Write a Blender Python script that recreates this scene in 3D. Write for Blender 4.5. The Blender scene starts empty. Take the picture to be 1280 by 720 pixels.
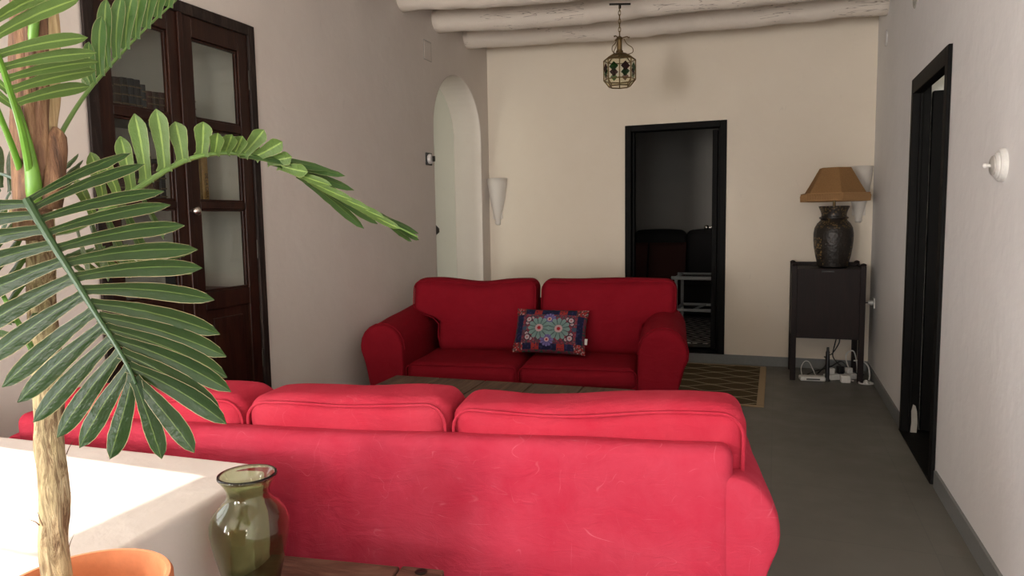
import bpy, math, random
from mathutils import Vector, Matrix, noise
random.seed(7)
PI = math.pi
S = bpy.context.scene
COL = S.collection

# ------------------------------------------------------------------ camera
F, YAW, PIT, ROL, CH = 881.5, .3585, .0953, -.0159, 1.3027
fw = Vector((-math.sin(YAW)*math.cos(PIT), math.cos(YAW)*math.cos(PIT), -math.sin(PIT)))
rt = Vector((math.cos(YAW), math.sin(YAW), 0))
up = rt.cross(fw)
rt, up = math.cos(ROL)*rt + math.sin(ROL)*up, -math.sin(ROL)*rt + math.cos(ROL)*up
CAM = Vector((0, 0, CH))
cd = bpy.data.cameras.new('camera')
cam = bpy.data.objects.new('camera', cd)
COL.objects.link(cam)
M4 = Matrix((rt, up, -fw)).transposed().to_4x4()
M4.translation = CAM
cam.matrix_world = M4
cd.sensor_width = 36
cd.lens = F*36/1280
cd.clip_start = .02
S.camera = cam
S.cycles.transparent_max_bounces = 40


def at(px, py, d):
    return CAM + d*(fw + (px-640)/F*rt - (py-360)/F*up)


D, XR, XL, CZ = 6.488, .739, -2.653, 3.02

# ------------------------------------------------------------------ materials


class NT:
    def __init__(s, name):
        s.m = bpy.data.materials.new(name)
        s.m.use_nodes = True
        s.t = s.m.node_tree
        s.b = s.t.nodes['Principled BSDF']
        s.out = s.t.nodes['Material Output']

    def n(s, typ, **kw):
        nd = s.t.nodes.new(typ)
        for k, v in kw.items():
            if hasattr(nd, k) and k not in ('inputs',):
                setattr(nd, k, v)
        return nd

    def l(s, a, b):
        s.t.links.new(a, b)

    def obj(s, scale=(1, 1, 1)):
        tc = s.n('ShaderNodeTexCoord')
        mp = s.n('ShaderNodeMapping')
        mp.inputs['Scale'].default_value = scale
        s.l(tc.outputs['Object'], mp.inputs['Vector'])
        return mp.outputs['Vector']

    def noise(s, vec, scale, detail=4, rough=.55, dist=0):
        nd = s.n('ShaderNodeTexNoise')
        nd.inputs['Scale'].default_value = scale
        nd.inputs['Detail'].default_value = detail
        nd.inputs['Roughness'].default_value = rough
        nd.inputs['Distortion'].default_value = dist
        s.l(vec, nd.inputs['Vector'])
        return nd.outputs['Fac']

    def ramp(s, fac, stops):
        r = s.n('ShaderNodeValToRGB')
        el = r.color_ramp.elements
        el[0].position, el[0].color = stops[0][0], tuple(stops[0][1])+(1,)
        el[1].position, el[1].color = stops[-1][0], tuple(stops[-1][1])+(1,)
        for p, c in stops[1:-1]:
            e = el.new(p)
            e.color = tuple(c)+(1,)
        s.l(fac, r.inputs['Fac'])
        return r.outputs['Color']

    def math(s, op, a, b=None, c=None):
        nd = s.n('ShaderNodeMath', operation=op)
        for i, x in enumerate((a, b, c)):
            if x is None:
                continue
            if isinstance(x, (int, float)):
                nd.inputs[i].default_value = x
            else:
                s.l(x, nd.inputs[i])
        return nd.outputs[0]

    def mix(s, fac, a, b):
        nd = s.n('ShaderNodeMix', data_type='RGBA')
        for i, x in ((0, fac), (6, a), (7, b)):
            if isinstance(x, (int, float)):
                nd.inputs[i].default_value = x
            elif isinstance(x, tuple):
                nd.inputs[i].default_value = x+(1,)
            else:
                s.l(x, nd.inputs[i])
        return nd.outputs[2]

    def bump(s, h, dist=.01, strength=1, normal=None):
        b = s.n('ShaderNodeBump')
        b.inputs['Distance'].default_value = dist
        b.inputs['Strength'].default_value = strength
        s.l(h, b.inputs['Height'])
        if normal:
            s.l(normal, b.inputs['Normal'])
        return b.outputs['Normal']

    def set(s, color=None, rough=None, normal=None, **kw):
        for k, x in (('Base Color', color), ('Roughness', rough), ('Normal', normal)):
            if x is None:
                continue
            if isinstance(x, tuple):
                s.b.inputs[k].default_value = x+(1,)
            elif isinstance(x, (int, float)):
                s.b.inputs[k].default_value = x
            else:
                s.l(x, s.b.inputs[k])
        for k, x in kw.items():
            s.b.inputs[k.replace('_', ' ')].default_value = x
        return s.m


def plain(name, color, rough=.5, bump=0, bscale=60, **kw):
    t = NT(name)
    v = t.obj()
    f = t.noise(v, bscale, 3)
    c = t.mix(f, tuple(x*.85 for x in color), tuple(min(1, x*1.12) for x in color))
    t.set(c, rough, t.bump(f, .004, bump) if bump else None, **kw)
    return t.m


def plaster(name, c1, c2, bev=.02, bumps=1.0):
    t = NT(name)
    v = t.obj()
    big = t.noise(v, 1.1, 5, .6)
    mid = t.noise(v, 5, 5, .6, .3)
    fine = t.noise(t.obj((1, 1, .45)), 26, 6, .65, .6)
    c = t.mix(t.math('MULTIPLY_ADD', mid, .5, t.math('MULTIPLY', big, .5)), c1, c2)
    c = t.mix(t.math('MULTIPLY', t.math('GREATER_THAN', fine, .68), .10), c, (.35, .31, .28))
    if 'log' in name:
        g = t.noise(t.obj((.9, 9, 9)), 2.2, 3, .55, .5)
        crack = t.ramp(t.math('ABSOLUTE', t.math('SUBTRACT', g, .47)), [(0, (1, 1, 1)), (.012, (0, 0, 0))])
        gate = t.math('GREATER_THAN', t.noise(t.obj((1, 1, 1)), 1.9, 2), .56)
        c = t.mix(t.math('MULTIPLY', t.math('MULTIPLY', crack, gate), .75), c, (.16, .11, .08))
    h = t.math('ADD', t.math('MULTIPLY', mid, .6), t.math('ADD', t.math('MULTIPLY', fine, .07), t.math('MULTIPLY', big, 1.8)))
    bv = t.n('ShaderNodeBevel', samples=4)
    bv.inputs['Radius'].default_value = bev
    t.set(c, .85, t.bump(h, .018*bumps, .7, bv.outputs[0]), Specular_IOR_Level=.25)
    return t.m


def wood(name, c1, c2, c3, scale=(3, 40, 40), rough=.55, bump=.4):
    t = NT(name)
    v = t.obj(scale)
    g = t.noise(v, 1, 6, .65, .8)
    k = t.noise(t.obj(), 9, 3)
    c = t.ramp(g, [(.3, c1), (.5, c2), (.72, c3)])
    c = t.mix(t.math('MULTIPLY', k, .5), c, c1)
    t.set(c, rough, t.bump(g, .004, bump), Specular_IOR_Level=.3)
    return t.m


def fabric(name, c_base, c_fade, marks=.0):
    t = NT(name)
    v = t.obj()
    big = t.noise(v, 2.6, 5, .6)
    mid = t.noise(v, 11, 5, .65, .4)
    c = t.mix(t.ramp(t.math('MULTIPLY_ADD', big, .6, t.math('MULTIPLY', mid, .4)), [(.35, (0, 0, 0)), (.68, (1, 1, 1))]), c_base, c_fade)
    if marks:
        # pale rubbed creases: thin ridges of two warped noises
        tot = None
        for sc, ds, off in ((5, .25, (.55, 1, 2.2)), (6, .25, (1.9, 1, .8)), (9, .3, (.8, 1, 1.6))):
            r = t.noise(t.obj(off), sc, 1, .4, ds)
            line = t.ramp(t.math('ABSOLUTE', t.math('SUBTRACT', r, .5)), [(0, (1, 1, 1)), (.0035, (0, 0, 0))])
            gate = t.ramp(t.noise(t.obj((1.3, 1, 1)), 5.4+sc, 3), [(.52, (0, 0, 0)), (.68, (1, 1, 1))])
            q = t.math('MULTIPLY', line, gate)
            tot = q if tot is None else t.math('MAXIMUM', tot, q)
        c = t.mix(t.math('MULTIPLY', tot, marks), c, (.86, .36, .40))
    wv = t.n('ShaderNodeTexVoronoi')
    wv.inputs['Scale'].default_value = 420
    t.l(t.obj((1, 1, 1)), wv.inputs['Vector'])
    weave = wv.outputs['Distance']
    wr = t.noise(t.obj((1, 1, 2.2)), 7, 4, .6, .8)
    h = t.math('ADD', t.math('MULTIPLY', weave, .05), t.math('MULTIPLY', wr, 1.0))
    t.set(c, .9, t.bump(h, .012, .55), Specular_IOR_Level=.06)
    return t.m


MAT = {}
MAT['wall'] = plaster('white_lime_plaster', (.66, .595, .54), (.78, .725, .67), .02, .45)
MAT['wall_back'] = plaster('cream_lime_plaster', (.75, .665, .55), (.83, .755, .645), .01, .5)
MAT['wall_right'] = plaster('white_lime_plaster_right', (.76, .745, .74), (.86, .85, .845), .02, .6)
MAT['alcove'] = plaster('alcove_plaster', (.82, .80, .74), (.88, .86, .80), .004, .4)
MAT['beam'] = plaster('whitewashed_log', (.74, .66, .57), (.84, .77, .69), .004, 1.2)
MAT['parapet'] = plaster('parapet_plaster', (.74, .66, .60), (.84, .79, .74), .02, .8)
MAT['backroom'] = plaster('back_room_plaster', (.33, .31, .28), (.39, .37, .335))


def floor_mat():
    t = NT('grey_floor_tile')
    v = t.obj()
    br = t.n('ShaderNodeTexBrick', offset=.0, squash=1)
    br.inputs['Scale'].default_value = 1
    br.inputs['Brick Width'].default_value = .6
    br.inputs['Row Height'].default_value = .6
    br.inputs['Mortar Size'].default_value = .0025
    br.inputs['Color1'].default_value = (.128, .124, .108, 1)
    br.inputs['Color2'].default_value = (.142, .137, .120, 1)
    br.inputs['Mortar'].default_value = (.11, .11, .10, 1)
    t.l(v, br.inputs['Vector'])
    n = t.noise(v, 5, 5, .6)
    c = t.mix(t.math('MULTIPLY', n, .35), br.outputs['Color'], (.185, .178, .157))
    t.set(c, t.ramp(n, [(.3, (.38,)*3), (.7, (.55,)*3)]), t.bump(n, .002, .3), Specular_IOR_Level=.4)
    return t.m


MAT['floor'] = floor_mat()
MAT['skirting'] = plain('grey_skirting_tile', (.20, .21, .205), .5)
MAT['black_wood'] = plain('black_painted_wood', (.0055, .0052, .005), .6, .4, 30, Specular_IOR_Level=.10)
MAT['chipped'] = plain('bare_plaster_chip', (.42, .40, .36), .9, .6, 40)
MAT['cup_wood'] = wood('dark_varnished_wood', (.012, .004, .003), (.028, .010, .006), (.055, .020, .011), (30, 30, 3), .32, .25)
MAT['cup_edge'] = wood('worn_black_wood_edge', (.008, .005, .004), (.018, .010, .008), (.06, .04, .03), (30, 30, 4), .6, .8)
MAT['table_wood'] = wood('old_plank_wood', (.045, .026, .016), (.115, .070, .042), (.20, .135, .085), (35, 3, 35), .6, .6)
MAT['bench_wood'] = wood('rough_red_brown_wood', (.045, .018, .012), (.13, .062, .042), (.24, .135, .095), (5, 32, 32), .65, .9)
MAT['stand_wood'] = wood('very_dark_wood', (.006, .0025, .0025), (.012, .005, .0045), (.020, .009, .0075), (30, 30, 3), .6, .2)
MAT['red_fade'] = fabric('faded_red_cotton', (.40, .024, .050), (.47, .052, .086), .20)
MAT['red_top'] = fabric('faded_red_cushion_cotton', (.40, .021, .043), (.46, .044, .070), .08)
MAT['red'] = fabric('red_cotton', (.215, .007, .015), (.25, .010, .020))
MAT['dark_sofa'] = plain('black_brown_upholstery', (.012, .010, .010), .9)
MAT['dark_red'] = plain('dark_rust_cushion', (.06, .018, .013), .9)
MAT['white_paint'] = plain('greyish_white_paint', (.36, .38, .38), .5)
MAT['white_plastic'] = plain('white_plastic', (.72, .71, .68), .35)
MAT['sconce'] = plaster('white_plaster_sconce', (.70, .655, .60), (.76, .715, .66), .004, .3)
MAT['black_plastic'] = plain('black_plastic', (.012, .012, .013), .4)
MAT['brass'] = plain('aged_brass', (.23, .16, .075), .42, Metallic=.9)
MAT['iron'] = plain('dark_iron', (.03, .025, .02), .5, Metallic=.7)
MAT['steel'] = plain('knob_steel', (.55, .52, .48), .25, Metallic=1.0)
MAT['ceramic'] = plain('painted_ceramic', (.62, .60, .58), .2)
MAT['terracotta'] = plain('terracotta', (.56, .19, .075), .75, .15, 90)
MAT['soil'] = plain('dark_soil', (.03, .02, .014), .95, 1, 60)
MAT['tag'] = plain('white_tag', (.75, .73, .70), .8)


def glass(name, color, rough=.02, alpha=None):
    t = NT(name)
    t.set(color, rough, Transmission_Weight=1.0, IOR=1.48)
    return t.m


def thin_glass(name, tint, refl=.12):
    t = NT(name)
    tr = t.n('ShaderNodeBsdfTransparent')
    tr.inputs[0].default_value = tint+(1,)
    gl = t.n('ShaderNodeBsdfGlossy')
    gl.inputs['Roughness'].default_value = .03
    lw = t.n('ShaderNodeLayerWeight')
    lw.inputs[0].default_value = .5
    fr = t.math('MULTIPLY_ADD', t.math('POWER', lw.outputs['Facing'], 5.0), .6, .035)
    mx = t.n('ShaderNodeMixShader')
    t.l(fr, mx.inputs[0])
    t.l(tr.outputs[0], mx.inputs[1])
    t.l(gl.outputs[0], mx.inputs[2])
    t.l(mx.outputs[0], t.out.inputs['Surface'])
    return t.m


MAT['pane'] = thin_glass('cupboard_pane', (.93, .94, .92))
MAT['vase'] = glass('olive_green_glass', (.53, .58, .39), .015)
MAT['lan_clear'] = thin_glass('lantern_clear_glass', (.97, .97, .94))
MAT['lan_green'] = thin_glass('lantern_green_glass', (.10, .30, .10))
MAT['lan_red'] = thin_glass('lantern_red_glass', (.20, .05, .04))
MAT['lan_pale'] = thin_glass('lantern_pale_green_glass', (.45, .62, .42))
MAT['lan_mauve'] = thin_glass('lantern_mauve_glass', (.62, .50, .50))
MAT['lan_amber'] = thin_glass('lantern_amber_glass', (.90, .87, .72))
MAT['tabletop_glass'] = thin_glass('coffee_table_glass', (.6, .62, .6))


def leaf_mat(name, top, under, rib, edge):
    t = NT(name)
    uv = t.n('ShaderNodeUVMap')
    sp = t.n('ShaderNodeSeparateXYZ')
    t.l(uv.outputs[0], sp.inputs[0])
    u = t.math('ABSOLUTE', t.math('SUBTRACT', sp.outputs[0], .5))
    geo = t.n('ShaderNodeNewGeometry')
    n = t.noise(t.obj(), 22, 3)
    topc = t.mix(n, tuple(x*.75 for x in top), tuple(x*1.25 for x in top))
    undc = t.mix(n, tuple(x*.8 for x in under), tuple(x*1.2 for x in under))
    # the tip of each blade is a fresher green
    topc = t.mix(t.math('MULTIPLY', t.math('POWER', sp.outputs[1], 3.0), .55), topc, tuple(min(1, x*1.9) for x in top))
    undrib = t.mix(t.math('MULTIPLY', t.math('LESS_THAN', u, .055), .75), undc, rib)
    toprib = t.mix(t.math('MULTIPLY', t.math('LESS_THAN', u, .025), .35), topc, rib)
    c = t.mix(geo.outputs['Backfacing'], toprib, undrib)
    c = t.mix(t.math('MULTIPLY', t.math('GREATER_THAN', u, .472), .8), c, edge)
    v2 = t.n('ShaderNodeCombineXYZ')
    t.l(sp.outputs[0], v2.inputs[0])
    t.l(t.math('MULTIPLY', sp.outputs[1], 3), v2.inputs[1])
    rip = t.noise(v2.outputs[0], 4.5, 3)
    t.set(c, .30, t.bump(rip, .0022, .6), Specular_IOR_Level=.22)
    tl = t.n('ShaderNodeBsdfTranslucent')
    t.l(t.mix(.5, c, rib), tl.inputs['Color'])
    mx = t.n('ShaderNodeMixShader')
    mx.inputs[0].default_value = .22
    t.l(t.b.outputs[0], mx.inputs[1])
    t.l(tl.outputs[0], mx.inputs[2])
    t.l(mx.outputs[0], t.out.inputs['Surface'])
    return t.m


MAT['leaf'] = leaf_mat('palm_leaf_dark', (.0095, .029, .0065), (.06, .13, .030), (.22, .32, .08), (.40, .34, .18))
MAT['leaf_light'] = leaf_mat('palm_leaf_light', (.028, .066, .017), (.085, .150, .036), (.26, .38, .09), (.24, .27, .10))
MAT['rachis'] = plain('palm_rachis', (.022, .058, .016), .4)
MAT['rachis_light'] = plain('palm_rachis_light', (.12, .22, .045), .4)
MAT['petiole'] = plain('bright_green_petiole', (.12, .27, .03), .35)


def trunk_mat():
    t = NT('fibrous_palm_bark')
    g = t.noise(t.obj((85, 85, 14)), 1, 6, .72, 1.6)
    k = t.noise(t.obj((26, 26, 7)), 1, 4, .6, .8)
    c = t.ramp(g, [(.34, (.06, .03, .015)), (.45, (.24, .15, .075)), (.56, (.52, .40, .23)), (.72, (.66, .56, .36))])
    c = t.mix(t.ramp(k, [(.45, (0, 0, 0)), (.62, (.7, .7, .7))]), c, (.60, .50, .27))
    t.set(c, .85, t.bump(g, .012, .9))
    return t.m


MAT['trunk'] = trunk_mat()


def sheath_mat(name, a, b, c3):
    t = NT(name)
    g = t.noise(t.obj((70, 70, 4)), 1, 5, .7, .6)
    c = t.ramp(g, [(.3, a), (.52, b), (.75, c3)])
    t.set(c, .7, t.bump(g, .006, .7))
    return t.m


MAT['sheath'] = sheath_mat('palm_sheath_brown', (.05, .022, .012), (.16, .075, .035), (.34, .20, .10))
MAT['sheath_pale'] = sheath_mat('palm_sheath_tan', (.30, .19, .09), (.50, .36, .18), (.66, .52, .30))


def shade_mat():
    t = NT('burlap_shade')
    w1 = t.n('ShaderNodeTexWave')
    w1.inputs['Scale'].default_value = 60
    t.l(t.obj((1, 1, 2)), w1.inputs['Vector'])
    n = t.noise(t.obj((1, 1, 1)), 140, 3)
    c = t.mix(n, (.20, .105, .042), (.36, .205, .09))
    t.set(c, .9, t.bump(n, .003, .6), Specular_IOR_Level=.1)
    return t.m


MAT['shade'] = shade_mat()
MAT['fringe'] = plain('braided_fringe', (.36, .20, .085), .95, 1, 160)


def lampbase_mat():
    t = NT('carved_dark_lamp_base')
    n = t.n('ShaderNodeTexVoronoi')
    n.inputs['Scale'].default_value = 55
    t.l(t.obj(), n.inputs['Vector'])
    n2 = t.noise(t.obj(), 7, 3, .5)
    sp = t.n('ShaderNodeSeparateXYZ')
    t.l(t.obj(), sp.inputs[0])
    at2 = t.math('ARCTAN2', sp.outputs[1], sp.outputs[0])
    side = t.math('GREATER_THAN', t.math('ABSOLUTE', t.math('COSINE', at2)), .74)
    low = t.math('LESS_THAN', sp.outputs[2], .24)
    top = t.math('GREATER_THAN', sp.outputs[2], .31)
    zone = t.math('MAXIMUM', t.math('MULTIPLY', side, low), t.math('MULTIPLY', top, .55))
    dots = t.math('LESS_THAN', n.outputs['Distance'], .42)
    fac = t.math('MULTIPLY', t.math('MULTIPLY', zone, dots), t.math('GREATER_THAN', n2, .42))
    c = t.mix(fac, (.016, .012, .009), (.21, .135, .05))
    t.set(c, .45, t.bump(n.outputs['Distance'], .004, .6))
    return t.m


MAT['lampbase'] = lampbase_mat()


def jute_mat():
    t = NT('jute_rug_ogee')
    tc = t.n('ShaderNodeTexCoord')
    sp = t.n('ShaderNodeSeparateXYZ')
    t.l(tc.outputs['Object'], sp.inputs[0])
    m = t.math('PINGPONG', t.math('MULTIPLY', sp.outputs[1], 1/.115), 1.0)
    s = t.math('SINE', t.math('MULTIPLY', sp.outputs[0], 2*PI/.40))
    d = t.math('ABSOLUTE', t.math('SUBTRACT', t.math('SUBTRACT', m, .5), t.math('MULTIPLY', s, .40)))
    ln = t.math('LESS_THAN', d, .062)
    n = t.noise(tc.outputs['Object'], 160, 3)
    base = t.mix(n, (.065, .046, .024), (.115, .085, .048))
    c = t.mix(ln, base, (.42, .35, .23))
    t.set(c, .95, t.bump(n, .004, .8), Specular_IOR_Level=.1)
    return t.m


MAT['jute'] = jute_mat()
MAT['jute_border'] = plain('jute_border_tape', (.36, .26, .15), .95, .6, 120)


def diamond_mat():
    t = NT('black_white_diamond_rug')
    tc = t.n('ShaderNodeTexCoord')
    sp = t.n('ShaderNodeSeparateXYZ')
    t.l(tc.outputs['Object'], sp.inputs[0])
    a = t.math('PINGPONG', t.math('MULTIPLY', sp.outputs[0], 1/.20), 1.0)
    b = t.math('PINGPONG', t.math('MULTIPLY', sp.outputs[1], 1/.20), 1.0)
    f = t.math('FRACT', t.math('MULTIPLY', t.math('ADD', a, b), 2.0))
    c = t.mix(t.math('GREATER_THAN', f, .55), (.02, .02, .02), (.55, .53, .50))
    t.set(c, .95)
    return t.m


MAT['diamond'] = diamond_mat()


def vcol_mat(name, rough=.85):
    t = NT(name)
    a = t.n('ShaderNodeVertexColor', layer_name='pattern')
    n = t.noise(t.obj(), 300, 2)
    t.set(a.outputs[0], rough, t.bump(n, .002, .5), Specular_IOR_Level=.15)
    return t.m


MAT['floral'] = vcol_mat('floral_print_cotton')


def book_mat(name, c, band=None):
    t = NT(name)
    n = t.noise(t.obj(), 40, 4)
    col = t.mix(n, tuple(x*.6 for x in c), tuple(x*1.3 for x in c))
    t.set(col, .6)
    return t.m


BOOKC = [book_mat('book_'+k, c) for k, c in (('black', (.030, .026, .026)), ('umber', (.060, .036, .024)), ('oxblood', (.085, .026, .018)), ('slate', (.038, .042, .050)), ('russet', (.13, .050, .026)))]
MAT['ochre'] = book_mat('book_ochre', (.44, .27, .09))
MAT['gilt'] = plain('dull_gilt', (.20, .14, .07), .5)
MAT['ink'] = plain('dark_ink', (.05, .03, .02), .6)
MAT['paper'] = plain('aged_paper', (.48, .42, .32), .9)

# ------------------------------------------------------------------ mesh builder


class MB:
    def __init__(s):
        s.v, s.f, s.uv, s.c, s.mi = [], [], {}, {}, []
        s.cur = 0

    def face(s, *ids):
        s.f.append(tuple(ids))
        s.mi.append(s.cur)

    def add(s, p):
        s.v.append(Vector(p))
        return len(s.v)-1

    def quadpts(s, *ps):
        s.face(*[s.add(p) for p in ps])

    def box(s, a, b, mtx=None):
        x0, y0, z0 = a
        x1, y1, z1 = b
        ps = [Vector(p) for p in ((x0, y0, z0), (x1, y0, z0), (x1, y1, z0), (x0, y1, z0), (x0, y0, z1), (x1, y0, z1), (x1, y1, z1), (x0, y1, z1))]
        if mtx:
            ps = [mtx @ p for p in ps]
        i = len(s.v)
        s.v += ps
        for q in ((0, 3, 2, 1), (4, 5, 6, 7), (0, 1, 5, 4), (1, 2, 6, 5), (2, 3, 7, 6), (3, 0, 4, 7)):
            s.face(*[i+k for k in q])
        return s

    def prism(s, poly, f0, f1):
        """poly: 2D points; f0/f1 map (a,b) to 3D for the two ends."""
        n = len(poly)
        i = len(s.v)
        s.v += [Vector(f0(*p)) for p in poly]+[Vector(f1(*p)) for p in poly]
        s.face(*[i+k for k in range(n-1, -1, -1)])
        s.face(*[i+n+k for k in range(n)])
        for k in range(n):
            s.face(i+k, i+(k+1) % n, i+n+(k+1) % n, i+n+k)
        return s

    def tube(s, pts, rad, n=8, closed=False, squash=1.0):
        pts = [Vector(p) for p in pts]
        m = len(pts)
        if not hasattr(rad, '__len__'):
            rad = [rad]*m
        i0 = len(s.v)
        prev = None
        for k in range(m):
            if closed:
                t = pts[(k+1) % m]-pts[k-1]
            else:
                t = pts[min(k+1, m-1)]-pts[max(k-1, 0)]
            t.normalize()
            if prev is None:
                h = Vector((0, 0, 1)) if abs(t.z) < .9 else Vector((1, 0, 0))
                a = t.cross(h).normalized()
            else:
                a = (prev - t*prev.dot(t)).normalized()
            prev = a
            b = t.cross(a)
            for j in range(n):
                an = 2*PI*j/n
                s.v.append(pts[k]+rad[k]*(math.cos(an)*a+squash*math.sin(an)*b))
        for k in range(m if closed else m-1):
            k2 = (k+1) % m
            for j in range(n):
                s.face(i0+k*n+j, i0+k*n+(j+1) % n, i0+k2*n+(j+1) % n, i0+k2*n+j)
        if not closed:
            s.face(*[i0+j for j in range(n-1, -1, -1)])
            s.face(*[i0+(m-1)*n+j for j in range(n)])
        return s

    def lathe(s, prof, n=40, c=(0, 0, 0), cap0=True, cap1=True, wob=None):
        i0 = len(s.v)
        for k, (r, z) in enumerate(prof):
            for j in range(n):
                a = 2*PI*j/n
                rr = r*(wob(a, z) if wob else 1)
                s.v.append(Vector((c[0]+rr*math.cos(a), c[1]+rr*math.sin(a), c[2]+z)))
        for k in range(len(prof)-1):
            for j in range(n):
                s.face(i0+k*n+j, i0+k*n+(j+1) % n, i0+(k+1)*n+(j+1) % n, i0+(k+1)*n+j)
        if cap0:
            s.face(*[i0+j for j in range(n-1, -1, -1)])
        if cap1:
            s.face(*[i0+(len(prof)-1)*n+j for j in range(n)])
        return s

    def sphere(s, c, r, n=14, sc=(1, 1, 1)):
        prof = [(max(1e-4, r*math.sin(PI*k/n)), -r*math.cos(PI*k/n)) for k in range(n+1)]
        i = len(s.v)
        s.lathe(prof, n+4)
        for q in range(i, len(s.v)):
            p = s.v[q]
            s.v[q] = Vector((p.x*sc[0]+c[0], p.y*sc[1]+c[1], p.z*sc[2]+c[2]))
        return s

    def grid(s, fn, nu, nv, uv=True, flip=False):
        i0 = len(s.v)
        for a in range(nu+1):
            for b in range(nv+1):
                p = fn(a/nu, b/nv)
                s.v.append(Vector(p))
                if uv:
                    s.uv[len(s.v)-1] = (a/nu, b/nv)
        for a in range(nu):
            for b in range(nv):
                q = (i0+a*(nv+1)+b, i0+(a+1)*(nv+1)+b, i0+(a+1)*(nv+1)+b+1, i0+a*(nv+1)+b+1)
                s.face(*(q[::-1] if flip else q))
        return s

    def build(s, name, mats, parent=None, smooth=True, bevel=0, sub=0, solid=0, loc=None, rot=None, sharp=40, weld=0):
        me = bpy.data.meshes.new(name)
        me.from_pydata([tuple(p) for p in s.v], [], s.f)
        if not isinstance(mats, (list, tuple)):
            mats = [mats]
        for m in mats:
            me.materials.append(m)
        if any(s.mi):
            for p, k in zip(me.polygons, s.mi):
                p.material_index = k
        if s.uv:
            ul = me.uv_layers.new(name='UVMap')
            for lp in me.loops:
                ul.data[lp.index].uv = s.uv.get(lp.vertex_index, (0, 0))
        if s.c:
            ca = me.color_attributes.new('pattern', 'FLOAT_COLOR', 'POINT')
            for i in range(len(me.vertices)):
                ca.data[i].color = tuple(s.c.get(i, (.1, .1, .1)))+(1,)
        me.update()
        o = bpy.data.objects.new(name, me)
        COL.objects.link(o)
        if parent:
            o.parent = parent
        if loc:
            o.location = loc
        if rot:
            o.rotation_euler = rot
        if weld:
            w = o.modifiers.new('weld', 'WELD')
            w.merge_threshold = weld
        if smooth:
            for p in me.polygons:
                p.use_smooth = True
            if sharp and not sub and not bevel:
                try:
                    me.set_sharp_from_angle(angle=math.radians(sharp))
                except Exception:
                    pass
        if bevel:
            b = o.modifiers.new('bevel', 'BEVEL')
            b.width = bevel
            b.segments = 3
            b.limit_method = 'ANGLE'
            b.angle_limit = math.radians(35)
            b.harden_normals = True
        if sub:
            m = o.modifiers.new('subd', 'SUBSURF')
            m.levels = m.render_levels = sub
        if solid:
            m = o.modifiers.new('solid', 'SOLIDIFY')
            m.thickness = solid
            m.offset = 0
        return o


def tag(o, label=None, cat=None, group=None, kind=None):
    if label:
        o['label'] = label
    if cat:
        o['category'] = cat
    if group:
        o['group'] = group
    if kind:
        o['kind'] = kind
    return o


def thing(name, label, cat, loc=(0, 0, 0), rz=0, group=None):
    o = bpy.data.objects.new(name, None)
    o.empty_display_size = .1
    COL.objects.link(o)
    o.location = loc
    o.rotation_euler = (0, 0, rz)
    return tag(o, label, cat, group)


def struct(o):
    o['kind'] = 'structure'
    return o


def copy_tree(o, parent=None):
    c = o.copy()
    COL.objects.link(c)
    if parent:
        c.parent = parent
    for ch in list(o.children):
        copy_tree(ch, c)
    return c


def crom(pts, n):
    """Catmull-Rom through pts, n samples."""
    pts = [Vector(p) for p in pts]
    P = [2*pts[0]-pts[1]]+pts+[2*pts[-1]-pts[-2]]
    out = []
    segs = len(pts)-1
    for i in range(n):
        t = i/(n-1)*segs
        k = min(int(t), segs-1)
        u = t-k
        a, b, c, d = P[k:k+4]
        out.append(.5*((2*b)+(c-a)*u+(2*a-5*b+4*c-d)*u*u+(3*b-a-3*c+d)*u**3))
    return out


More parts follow.
